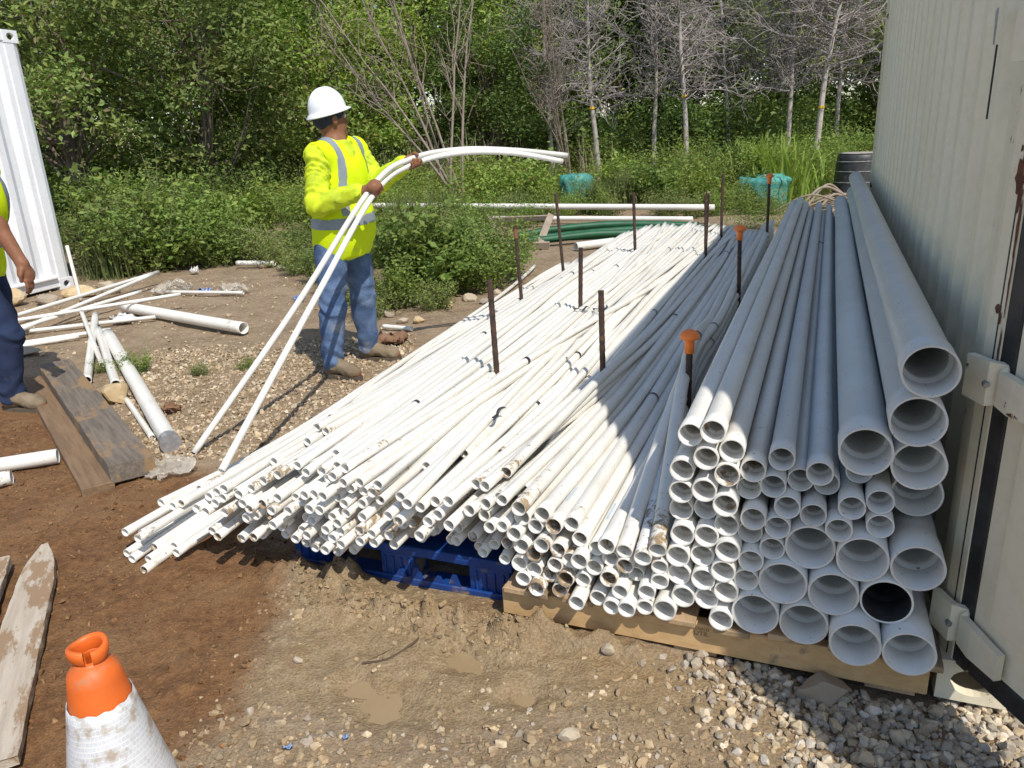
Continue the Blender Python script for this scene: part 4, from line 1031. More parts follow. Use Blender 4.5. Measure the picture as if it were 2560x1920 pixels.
beam('timber_beam', (-1.72, 3.19), (-3.03, 4.95), .19, .085, .03, old_wood, 'weathered grey timber beam lying on top by the rock')
beam('timber_beam', (-1.84, 3.10), (-3.14, 4.86), .13, .055, -.012, mat('muddy_timber', (.16, .10, .055), (.23, .145, .08), 7, .9, stretch=(.6, 8, 8), bump=.5, bs=16), 'muddy brown timber beam lower left of the grey beam')
bleach = mat('bleached_board', (.50, .43, .34), (.40, .33, .25), 7, .85, stretch=(.7, 9, 9), bump=.5, bs=16, dirt=((.29, .19, .11), 9, .52, .58), dstretch=(.5, 1.4, 1))
beam('board', (-1.32, 1.50), (-1.785, 2.585), .125, .032, .015, bleach, 'whitish splashed board with pointed end on brown soil', 'board', 'bleached boards on the soil', taper=([0, .75, .9, 1], [1.08, .95, .72, .18]))
beam('board', (-1.66, 1.86), (-1.93, 2.47), .15, .032, .02, bleach, 'whitish board cut by the left picture edge', 'board', 'bleached boards on the soil')
plank_m = mat('grey_plank', (.36, .29, .22), (.28, .22, .16), 6, .85, bump=.3, bs=40)
def plank3(a, b, w, t, label):
    a = np.array(a, float); b = np.array(b, float); d = b - a; L = np.linalg.norm(d); d /= L
    sd = np.cross(d, [0.2, .9, .3]); sd /= np.linalg.norm(sd); up = np.cross(sd, d)
    mb = MB(); mb.box((a + b) / 2, (L, w, t), np.array([d, sd, up]), .004)
    return mb.build('wooden_plank', plank_m, label=label, cat='plank', group='broken wooden frame behind the pile')
plank3((-.22, 10.9, .28), (.02, 9.85, .03), .09, .03, 'leftmost slanting plank of the broken frame by the hoses')
plank3((.62, 10.3, .34), (.42, 9.7, .03), .09, .03, 'upright slanting plank of the broken frame right of the hoses')
plank3((-.05, 9.72, .05), (.55, 9.6, .05), .08, .04, 'dark plank lying flat at the foot of the broken frame')
plank3((-.15, 10.7, .27), (.62, 10.33, .30), .07, .03, 'top crosspiece plank of the broken wooden frame')

# green hoses and long pipe behind the pile
green_m = mat('green_plastic', (.009, .075, .03), (.013, .105, .042), 8, .55, dirt=((.2, .17, .1), 8, .66, .8))
def hose(P, r, m, label, group='green hoses behind the pile', name='green_hose', cat='hose', seg=12):
    path = spline(np.array(P, float), 30); mb = MB(); rr = r * (1 + .05 * (np.arange(30) % 2)); mb.tube(path, rr, seg)
    return mb.build(name, m, smooth=True, label=label, cat=cat, group=group)
hose([(-.05, 9.75, .07), (.5, 9.85, .08), (1.2, 10.0, .10), (2.0, 10.0, .07), (2.6, 10.0, .06)], .047, green_m, 'front green hose curving behind the white pipe ends')
hose([(.15, 10.4, .07), (.8, 10.5, .13), (1.6, 10.55, .14), (2.6, 10.4, .09)], .047, green_m, 'back green hose arching above the others')
hose([(.3, 10.15, .06), (.9, 10.3, .07), (1.7, 10.35, .09), (2.7, 10.25, .07)], .044, green_m, 'middle green hose lying between the other two')
hose([(1.7, 9.75, .06), (2.2, 9.75, .06), (2.8, 9.8, .06)], .044, green_m, 'short green hose at the right by the pile end')
lp((-2.4, 12.9, .36), (2.95, 10.95, .26), .042, 'long white pipe lying across behind the green hoses', group='pipes behind the pile', seg=12)
lp((-.2, 11.9, .16), (2.6, 10.75, .14), .034, 'shorter white pipe just below the long one behind the hoses', group='pipes behind the pile', seg=12)
lp((.85, 9.35, .05), (1.35, 9.6, .05), .05, 'fat cream pipe piece between green hose and pile', m=pvc_m, group='pipes behind the pile', seg=18, dirt=.3)

# upturned black plant tub and netted root balls
tub_m = mat('black_tub_plastic', (.022, .022, .024), (.045, .044, .042), 7, .5, dirt=((.22, .20, .17), 6, .6, .75))
stripe_m = mat('pale_scuffed_ridge', (.45, .44, .42), (.18, .18, .17), 14, .7)
TB = empty('plant_tub', (5.72, 12.75, .0), label='upturned black plant tub with pale ridges by the container', cat='tub')
mb = MB(); prof = [(.40, 0), (.41, .02), (.40, .10), (.375, .13), (.355, .5), (.335, .86), (.325, .93), (.30, .955), (.22, .96), (0, .955)]
mb.lathe(prof, 32); mb.build('shell', tub_m, TB, True)
for z, r in ((.24, .373), (.44, .361), (.64, .350), (.82, .341)):
    mb = MB(); mb.lathe([(r - .006, z - .008), (r + .004, z - .005), (r + .004, z + .005), (r - .006, z + .008)], 32); mb.build('ridge', stripe_m, TB, True)
for a in (3.6, 4.2, 4.9):
    mb = MB(); mb.lathe([(0, .002), (.016, .002), (.018, -.006)], 10, (.326 * math.cos(a), .326 * math.sin(a), .90), np.array([[-math.sin(a), math.cos(a), 0], [0, 0, 1], [math.cos(a), math.sin(a), 0]])); mb.build('drain_hole', black_m, TB)
mb = MB(); mb.lathe([(.30, .958), (.31, .967), (.25, .972), (0, .970)], 32); mb.build('dusty_base', mat('dusty_tub_base', (.42, .38, .33), (.25, .22, .19), 9, .9), TB, True)
TB.scale = (.97, .97, .84)
teal_m = mat('teal_net', (.02, .16, .14), (.11, .40, .35), 7, .7, bump=.9, bs=22, dirt=((.10, .12, .06), 7, .56, .68))
def netball(x, y, w, h, label, seed):
    n, m_ = 36, 16; V = []
    for k in range(m_):
        f = k / (m_ - 1)
        for j in range(n):
            a = 2 * math.pi * j / n
            rr = w / 2 * (np.interp(f, [0, .1, .8, .93, 1], [.78, .85, 1, .9, .0])) * (1 + .22 * float(vnoise(math.cos(a) * 2.5 + seed, math.sin(a) * 2.5 + f * 2, seed)) + .06 * math.sin(a * 9 + f * 5) + .04 * math.sin(a * 15 - f * 7))
            V.append((rr * math.cos(a), rr * math.sin(a), h * min(f * 1.08, 1) + (.14 * h * float(vnoise(math.cos(a) * 3, math.sin(a) * 3 + f * 3, seed + 2)))))
    Q = [(k * n + j, k * n + (j + 1) % n, (k + 1) * n + (j + 1) % n, (k + 1) * n + j) for k in range(m_ - 1) for j in range(n)]
    return ob('netted_root_ball', npmesh('netball', V, np.array(Q), teal_m, True), loc=(x, y, float(gheight(x, y))), label=label, cat='root ball')
netball(1.25, 13.6, .55, .58, 'teal netted root ball half hidden in weeds at the back', 3)
netball(4.15, 12.6, .80, .50, 'larger teal netted root ball right of the far orange-capped stake', 7)
twig_m = mat('dead_twig', (.34, .27, .20), (.24, .19, .14), 9, .85)
for k in range(9):
    a = rng.uniform(-.6, .6); L = rng.uniform(.5, 1.3); x, y = 4.9 + rng.uniform(-.5, .6), 11.9 + rng.uniform(-.7, .6)
    P = [(x - L / 2 * math.cos(a), y - L / 2 * math.sin(a), .08), (x, y, .2 + rng.uniform(0, .2)), (x + L / 2 * math.cos(a), y + L / 2 * math.sin(a), .1 + rng.uniform(0, .25))]
    hose(P, rng.uniform(.012, .022), twig_m, 'dry branch in the brush heap in front of the black tub', 'dry branches in the brush heap by the tub', 'dry_branch', 'branch', 6)

# litter
N = NT('clear_plastic_film'); pb = N.pbsdf((.66, .60, .50), .16, 0, .6); tr = N.n('ShaderNodeBsdfTransparent'); ms = N.n('ShaderNodeMixShader'); ms.inputs[0].default_value = .38
N.l(tr.outputs[0], ms.inputs[1]); N.l(pb, ms.inputs[2]); film_m = N.done(ms.outputs[0])
bluel_m = mat('blue_litter', (.03, .12, .42), (.35, .45, .6), 12, .5); whitel_m = mat('white_litter', (.7, .7, .68), (.5, .48, .44), 12, .6)
brown_m = mat('rusty_sheet', (.17, .085, .045), (.26, .15, .085), 9, .85)
def crumple(name, x, y, sx, sy, h, m, label, seed, cat='litter', group=None, rz=0, n=20):
    g1 = np.linspace(-.5, .5, n); X, Y = np.meshgrid(g1, g1, indexing='ij')
    Z = np.abs(fbm(X + seed * 3.1, Y, .4, 4, seed)) * 1.5 + np.abs(fbm(X - seed, Y + 2, .14, 3, seed + 2)) * .7; X2 = X + .35 * fbm(X, Y + seed, .35, 3, seed + 9); Y2 = Y + .35 * fbm(X - seed, Y, .35, 3, seed + 5)
    rim = 1 - .5 * sstep(.3, .55, np.hypot(X, Y)) * (1 + vnoise(X * 5, Y * 5, seed))
    V = np.stack([X2 * sx * rim, Y2 * sy * rim, Z * h], -1).reshape(-1, 3)
    Q = [(a * n + b, (a + 1) * n + b, (a + 1) * n + b + 1, a * n + b + 1) for a in range(n - 1) for b in range(n - 1)]
    return ob(name, npmesh(name, V, np.array(Q), m, True), loc=(x, y, float(gheight(x, y)) + .012), rot=(0, 0, rz), label=label, cat=cat, group=group)
crumple('plastic_film', -1.62, 3.27, .36, .24, .055, film_m, 'crumpled clear plastic film at the end of the timber', 4, rz=-.4, n=54)
crumple('plastic_film', -3.35, 7.75, .5, .3, .14, film_m, 'crumpled clear plastic bag behind the loose pipes', 7, n=24)
crumple('plastic_film', -2.75, 7.62, .35, .3, .10, film_m, 'flat clear plastic scrap right of the blue litter', 9)
crumple('plastic_wrapper', -3.05, 7.72, .15, .11, .06, bluel_m, 'blue and white wrapper at the tip of the lone thin pipe', 11)
crumple('plastic_wrapper', -1.95, 7.15, .17, .11, .06, bluel_m, 'dark blue wrapper at the weed edge left of the worker', 13)
crumple('plastic_wrapper', -3.62, 8.95, .13, .10, .08, whitel_m, 'white paper scrap in the weeds above the loose pipes', 15)
crumple('plastic_wrapper', -3.35, 6.55, .32, .16, .08, whitel_m, 'grey-white crumpled sheet under the loose pipes', 17)
crumple('rusty_sheet', -.86, 5.42, .34, .26, .07, brown_m, 'rusty brown crumpled sheet behind the worker’s boots', 19)
crumple('rusty_sheet', -1.93, 4.10, .17, .10, .05, brown_m, 'flat brown scrap on the gravel right of the wrapped pipe', 21, rz=.5)
crumple('plastic_chip', -.60, 1.535, .03, .022, .012, bluel_m, 'tiny blue plastic chip in the front gravel left', 23, n=8)
crumple('plastic_chip', -.46, 1.56, .022, .018, .012, bluel_m, 'tiny blue plastic chip in the front gravel right', 25, n=8)
mb = MB(); mb.tube(spline(np.array([(-.47, 1.86, float(gheight(-.47, 1.86)) + .008), (-.40, 1.875, .004), (-.33, 1.93, float(gheight(-.33, 1.93)) + .008), (-.31, 1.98, .006)]), 14) , .0035, 6)
mb.build('twig', mat('wet_twig', (.05, .03, .02), (.09, .06, .04), 20, .8), label='thin dark twig lying in the mud', cat='twig')

# ------------------------------------------------------------------ traffic cone
CN = empty('traffic_cone', (-.683, 1.022, 0), label='orange traffic cone with white reflective sleeve in the foreground', cat='cone')
org_m = mat('cone_orange', (.78, .15, .018), (.66, .13, .02), 14, .5, dirt=((.40, .19, .09), 18, .54, .72), bump=.15, bs=60)
black_base = mat('cone_base_rubber', (.03, .03, .03), (.05, .05, .05), 12, .8)
zs_ = [.05, .12, .25, .40, .53, .615, .655, .672, .680, .688]
rs__ = [.172, .153, .122, .088, .0625, .0465, .0405, .037, .030, .0245]
mb = MB(); prof = list(zip(rs__, zs_)) + [(.0225, .696), (.020, .690), (.027, .675), (.039, .62), (.088, .35)]
mb.lathe(prof, 40); mb.build('shell', org_m, CN, True)
mb = MB(); seg = 40; Vr = []; gap = 4
ang = np.linspace(R_(-72), R_(-72 + 338), seg)
pr = [(.0225, .690), (.0285, .698), (.0305, .708), (.0292, .717), (.0245, .719), (.0215, .712), (.0208, .694)]
for a in ang:
    for r, z in pr: Vr.append((r * math.cos(a), r * math.sin(a), z + .003 * math.sin(a * 2)))
m_ = len(pr); Qr = [(k * m_ + q, (k + 1) * m_ + q, (k + 1) * m_ + (q + 1) % m_, k * m_ + (q + 1) % m_) for k in range(seg - 1) for q in range(m_)]
mb.add(Vr, Qr); mb.build('split_collar', org_m, CN, True)
N = NT('reflective_sleeve'); 
tcn = N.n('ShaderNodeTexCoord'); uvm = N.attr('suv', 'Vector')
bk = N.n('ShaderNodeTexBrick'); N.l(uvm, bk.inputs['Vector']); bk.inputs['Scale'].default_value = 1.; bk.inputs['Mortar Size'].default_value = .03; bk.inputs['Brick Width'].default_value = .5; bk.inputs['Row Height'].default_value = .25
bk.inputs['Color1'].default_value = (.70, .72, .74, 1); bk.inputs['Color2'].default_value = (.62, .64, .67, 1); bk.inputs['Mortar'].default_value = (.8, .8, .8, 1)
vec = N.coord('Object'); df = N.ramp(N.noise(vec, 26, 5, .65), .47, .66, 0, .85)
col = N.mix(df, bk.outputs['Color'], (.40, .31, .21))
sleeve_m = N.done(N.pbsdf(col, .38, .15, .5, N.bump(bk.outputs['Fac'], .15, .002)))
zz_ = np.linspace(.34, .617, 14); rr_ = np.interp(zz_, zs_, rs__) + .0028; seg = 48
Vs = [(rr_[k] * math.cos(2 * math.pi * j / seg), rr_[k] * math.sin(2 * math.pi * j / seg), zz_[k] + (.002 * math.sin(j * 1.7) if k in (0, 13) else 0)) for k in range(14) for j in range(seg)]
suv = [(j / seg * 30, zz_[k] / .0085 * .25, 0) for k in range(14) for j in range(seg)]
Qs = [(k * seg + j, k * seg + (j + 1) % seg, (k + 1) * seg + (j + 1) % seg, (k + 1) * seg + j) for k in range(13) for j in range(seg)]
top = len(Vs); Vs += [(.97 * Vs[13 * seg + j][0], .97 * Vs[13 * seg + j][1], Vs[13 * seg + j][2] + .001) for j in range(seg)]; suv += [suv[13 * seg + j] for j in range(seg)]
Qs += [(13 * seg + j, 13 * seg + (j + 1) % seg, top + (j + 1) % seg, top + j) for j in range(seg)]
ob('reflective_sleeve', npmesh('sleeve', Vs, np.array(Qs), sleeve_m, True, attrs={'suv': suv}), CN)
mb = MB(); mb.box((0, 0, .0225), (.38, .38, .04), None, .012); mb.build('base', black_base, CN)
CN.rotation_euler = (0, 0, .35)

# ------------------------------------------------------------------ people (bodies and clothes as smooth blended surfaces)
class SDF:
    def __init__(s, lo, hi, h):
        s.lo = np.array(lo, float); s.h = h; s.n = np.ceil((np.array(hi) - s.lo) / h).astype(int) + 1
        s.ax = [(s.lo[k] + np.arange(s.n[k]) * h).astype(np.float32) for k in range(3)]
        s.F = np.full(s.n, .5, np.float32)
    def sl(s, a, b, m):
        i0 = np.maximum(((np.asarray(a) - m - s.lo) / s.h).astype(int), 0); i1 = np.minimum(((np.asarray(b) + m - s.lo) / s.h).astype(int) + 2, s.n)
        if (i1 <= i0).any(): return None
        return tuple(slice(int(p), int(q)) for p, q in zip(i0, i1))
    def xyz(s, sl): return s.ax[0][sl[0]][:, None, None], s.ax[1][sl[1]][None, :, None], s.ax[2][sl[2]][None, None, :]
    def put(s, sl, d, k, op='u'):
        f = s.F[sl]
        if op == 'u':
            h = np.clip(.5 + .5 * (f - d) / k, 0, 1); s.F[sl] = f + (d - f) * h - k * h * (1 - h)
        else:
            h = np.clip(.5 - .5 * (f + d) / k, 0, 1); s.F[sl] = f + (-d - f) * h + k * h * (1 - h)
    def cap(s, a, b, ra, rb, k=.02, op='u'):
        a = np.asarray(a, float); b = np.asarray(b, float); r = max(ra, rb)
        sl = s.sl(np.minimum(a, b) - r, np.maximum(a, b) + r, k + .035)
        if sl is None: return s
        X, Y, Z = s.xyz(sl); ba = b - a; L2 = float(ba @ ba) + 1e-9
        t = np.clip(((X - a[0]) * ba[0] + (Y - a[1]) * ba[1] + (Z - a[2]) * ba[2]) / L2, 0, 1)
        d = np.sqrt((X - a[0] - t * ba[0]) ** 2 + (Y - a[1] - t * ba[1]) ** 2 + (Z - a[2] - t * ba[2]) ** 2) - (ra + (rb - ra) * t)
        s.put(sl, d.astype(np.float32), k, op); return s
    def ell(s, c, A, r, k=.03, op='u'):
        c = np.asarray(c, float); A = np.asarray(A, float); r = np.asarray(r, float); m = r.max()
        sl = s.sl(c - m, c + m, k + .035)
        if sl is None: return s
        X, Y, Z = s.xyz(sl); X = X - c[0]; Y = Y - c[1]; Z = Z - c[2]
        q = [(A[i, 0] * X + A[i, 1] * Y + A[i, 2] * Z) / r[i] for i in range(3)]
        k0 = np.sqrt(q[0] ** 2 + q[1] ** 2 + q[2] ** 2); k1 = np.sqrt((q[0] / r[0]) ** 2 + (q[1] / r[1]) ** 2 + (q[2] / r[2]) ** 2) + 1e-6
        s.put(sl, (k0 * (k0 - 1) / k1).astype(np.float32), k, op); return s
    def cutz(s, z0, above=True, wav=None):
        Z = s.ax[2][None, None, :]; zz = z0
        if wav is not None: zz = z0 + wav(s.ax[0][:, None, None], s.ax[1][None, :, None])
        d = (zz - Z) if above else (Z - zz); s.F = np.maximum(s.F, d.astype(np.float32)); return s
    def wrinkle(s, fn):
        X, Y, Z = s.ax[0][:, None, None], s.ax[1][None, :, None], s.ax[2][None, None, :]
        m = np.abs(s.F) < .05
        s.F = np.where(m, s.F + fn(X, Y, Z).astype(np.float32), s.F); return s
    def mesh(s):
        F = s.F; S = F < 0; n = np.array(F.shape) - 1
        def cs(A, i, j, k): return A[i:i + n[0], j:j + n[1], k:k + n[2]]
        cnt = np.zeros(n, np.int8)
        for i in (0, 1):
            for j in (0, 1):
                for k in (0, 1): cnt += cs(S, i, j, k)
        act = (cnt > 0) & (cnt < 8); idx = np.full(n, -1, np.int64); ii = np.argwhere(act); idx[act] = np.arange(len(ii))
        acc = np.zeros((len(ii), 3)); w = np.zeros(len(ii)); c = [(i, j, k) for i in (0, 1) for j in (0, 1) for k in (0, 1)]
        val = {q: F[ii[:, 0] + q[0], ii[:, 1] + q[1], ii[:, 2] + q[2]].astype(float) for q in c}
        for q in c:
            for ax in range(3):
                if q[ax] == 0:
                    p = list(q); p[ax] = 1; p = tuple(p); a, b = val[q], val[p]; m = (a < 0) != (b < 0)
                    t = np.where(m, a / np.where(m, a - b, 1), 0); e = np.array(q, float)[None] + np.zeros((len(ii), 1)); e[:, ax] = t
                    acc += e * m[:, None]; w += m
        V = s.lo + (ii + acc / w[:, None]) * s.h
        Q = []
        for ax in range(3):
            b, c2 = [(1, 2), (2, 0), (0, 1)][ax]
            sh = list(F.shape); sh[ax] -= 1
            s0 = [slice(None)] * 3; s1 = [slice(None)] * 3; s0[ax] = slice(0, -1); s1[ax] = slice(1, None)
            df = S[tuple(s0)] != S[tuple(s1)]; E = np.argwhere(df)
            E = E[(E[:, b] > 0) & (E[:, c2] > 0) & (E[:, b] < F.shape[b] - 1) & (E[:, c2] < F.shape[c2] - 1)]
            eb = np.zeros(3, int); eb[b] = 1; ec = np.zeros(3, int); ec[c2] = 1
            g = lambda A: idx[A[:, 0], A[:, 1], A[:, 2]]
            q = np.stack([g(E - eb - ec), g(E - ec), g(E), g(E - eb)], 1)
            ins = S[E[:, 0], E[:, 1], E[:, 2]]
            q = np.where(ins[:, None], q, q[:, ::-1]); Q.append(q)
        Q = np.vstack(Q); Q = Q[(Q >= 0).all(1)]
        return V, Q
def vnormals(V, Q):
    n = np.cross(V[Q[:, 2]] - V[Q[:, 0]], V[Q[:, 3]] - V[Q[:, 1]]); N_v = np.zeros_like(V)
    for k in range(4): np.add.at(N_v, Q[:, k], n)
    return N_v / (np.linalg.norm(N_v, axis=1)[:, None] + 1e-12)
def sub_faces(V, Q, keep, off):
    Nv = vnormals(V, Q); Qk = Q[keep]; u, inv = np.unique(Qk, return_inverse=True)
    return V[u] + Nv[u] * off, inv.reshape(-1, 4)

def clothmat(name, a, b, vs=6, rough=.85, bump=.25, bs=35, dirt=None, fleck=None):
    N = NT(name); vec = N.coord('Object')
    col = N.mix(N.ramp(N.noise(vec, vs, 4), .3, .7), a, b)
    if dirt: col = N.mix(N.ramp(N.noise(vec, dirt[1], 5, .6), dirt[2], dirt[2] + .15, 0, dirt[3]), col, dirt[0])
    h = N.math('ADD', N.noise(vec, bs, 4), N.math('MULTIPLY', N.noise(vec, 300, 2), .25))
    return N.done(N.pbsdf(col, rough, 0, .2, N.bump(h, bump, .01)))
skin_m = clothmat('brown_skin', (.27, .125, .07), (.22, .095, .05), 10, .5, .06, 120)
hv_m = clothmat('hi_vis_vest', (.70, .86, .008), (.63, .78, .008), 6, .75, .3, 16, ((.42, .46, .10), 9, .60, .35))
shirt_m = clothmat('hi_vis_shirt', (.62, .74, .03), (.52, .63, .03), 9, .85, .35, 18, ((.35, .45, .05), 12, .52, .6))
tee_m = clothmat('hi_vis_tee', (.42, .84, .01), (.40, .78, .01), 6, .8, .3, 16)
refl_m = mat('grey_reflective_tape', (.27, .30, .34), (.22, .25, .29), 12, .5, bump=.1, bs=60)
jean_m = clothmat('blue_jeans', (.135, .20, .325), (.06, .10, .20), 9, .9, .6, 26, ((.33, .33, .32), 6, .54, .6))
navy_m = clothmat('navy_jeans', (.018, .028, .065), (.03, .043, .09), 7, .9, .4, 22, ((.12, .10, .08), 9, .62, .6))
boot_m = clothmat('muddy_boot', (.25, .195, .13), (.17, .125, .08), 12, .9, .5, 40)
sole_m = mat('boot_sole', (.07, .055, .04), (.13, .10, .07), 14, .9)
hat_m = mat('white_hard_hat', (.80, .82, .84), (.76, .78, .80), 6, .25)
band_m = mat('dark_bandana', (.012, .014, .028), (.03, .035, .07), 60, .9, bump=.3, bs=60)
eye_m = mat('eye_white', (.7, .68, .64), None, rough=.2); iris_m = mat('dark_iris', (.03, .015, .01), None, rough=.2)

def unit(v): v = np.asarray(v, float); return v / np.linalg.norm(v)
def grip_hand(S, wrist, G, axis, pn, rp, flip=1):
    axis = unit(axis); pn = unit(np.asarray(pn) - axis * (np.asarray(pn) @ axis)); sd = np.cross(axis, pn) * flip; G = np.asarray(G, float)
    pc = G + pn * (rp + .013)
    S.ell(pc, np.array([axis, sd, pn]), (.043, .036, .017), .012)
    S.cap(wrist, pc - axis * .01, .027, .024, .02)
    for j in range(4):
        off = (j - 1.5) * .0215; ln = (.93, 1.06, 1.0, .85)[j]
        prev = None
        for ph in (35, 35 + 55 * ln, 35 + 112 * ln, 35 + 165 * ln):
            a = R_(ph); p = G + axis * off + (math.cos(a) * pn + math.sin(a) * sd) * (rp + .0095)
            if prev is not None: S.cap(prev, p, .0098, .0088, .004)
            prev = p
    prev = pc - axis * .02 * 0 + sd * -.02
    for ph in (-40, -85, -130):
        a = R_(ph); p = G + axis * .026 + (math.cos(a) * pn + math.sin(a) * sd) * (rp + .011)
        S.cap(prev, p, .012, .0105, .006); prev = p
def open_hand(S, wrist, dirn, pn, thumb):
    """relaxed hanging hand"""
    d = unit(dirn); pn = unit(np.asarray(pn) - d * (np.asarray(pn) @ d)); t = unit(np.asarray(thumb) - d * (np.asarray(thumb) @ d)); w = np.asarray(wrist, float)
    pc = w + d * .055; S.ell(pc, np.array([d, t, pn]), (.055, .042, .018), .012); S.cap(w, pc, .027, .022, .02)
    for j in range(4):
        off = (1.5 - j) * .0205; L = (.072, .080, .074, .058)[j]; p = w + d * .095 + t * off; cur = d.copy()
        for q, fr in enumerate((.45, .32, .23)):
            ang = R_((12, 26, 30)[q]); cur = unit(cur * math.cos(ang) + pn * math.sin(ang)); p2 = p + cur * L * fr; S.cap(p, p2, .0095 - .001 * q, .0088 - .001 * q, .004); p = p2
    p = w + d * .03 + t * .03; p2 = p + d * .03 + t * .022 + pn * .01; S.cap(p, p2, .013, .0115, .01); S.cap(p2, p2 + d * .032 + pn * .012, .011, .009, .004)

def hat_mesh(hc, f, l, u):
    """hard hat with full brim and crown ridges; axes forward, left, up"""
    nA, prof = 48, []
    for t in np.linspace(0, 1, 12): prof.append((math.sin(t * math.pi / 2) ** .85, math.cos(t * math.pi / 2)))
    V = []; Q = []
    rows = []
    for k, (r, z) in enumerate(prof): rows.append((r, z * .122, 0))
    rows += [(1.02, -.004, 0), (1.0, -.006, 1.0), (1.0, -.012, 1.03), (1.0, -.010, .25), (.97, -.004, 0)]
    inner = [(.95 * r, .116 * z - .002, 0) for r, z in prof[::-1]]
    rows += inner
    for r, z, br in rows:
        for j in range(nA):
            a = 2 * math.pi * j / nA; ca, sa = math.cos(a), math.sin(a)
            rid = .006 * max(0, 1 - (abs(sa) / .22) ** 2) * (1 if z > .02 else z / .02 if z > 0 else 0) * (1 if br == 0 else 0)
            rf = .116 * r + br * (.017 + .016 * max(ca, 0) ** 3 + .007 * max(-ca, 0) ** 2); rl = .099 * r + br * .017
            dz = z + rid - br * (.012 * (1 - ca * .2)) + (.004 * br * ca)
            V.append(hc + f * rf * ca + l * rl * sa + u * (dz + .0))
    n = len(rows)
    Q = [(k * nA + j, k * nA + (j + 1) % nA, (k + 1) * nA + (j + 1) % nA, (k + 1) * nA + j) for k in range(n - 1) for j in range(nA)]
    return np.array(V), np.array(Q)[:, ::-1]

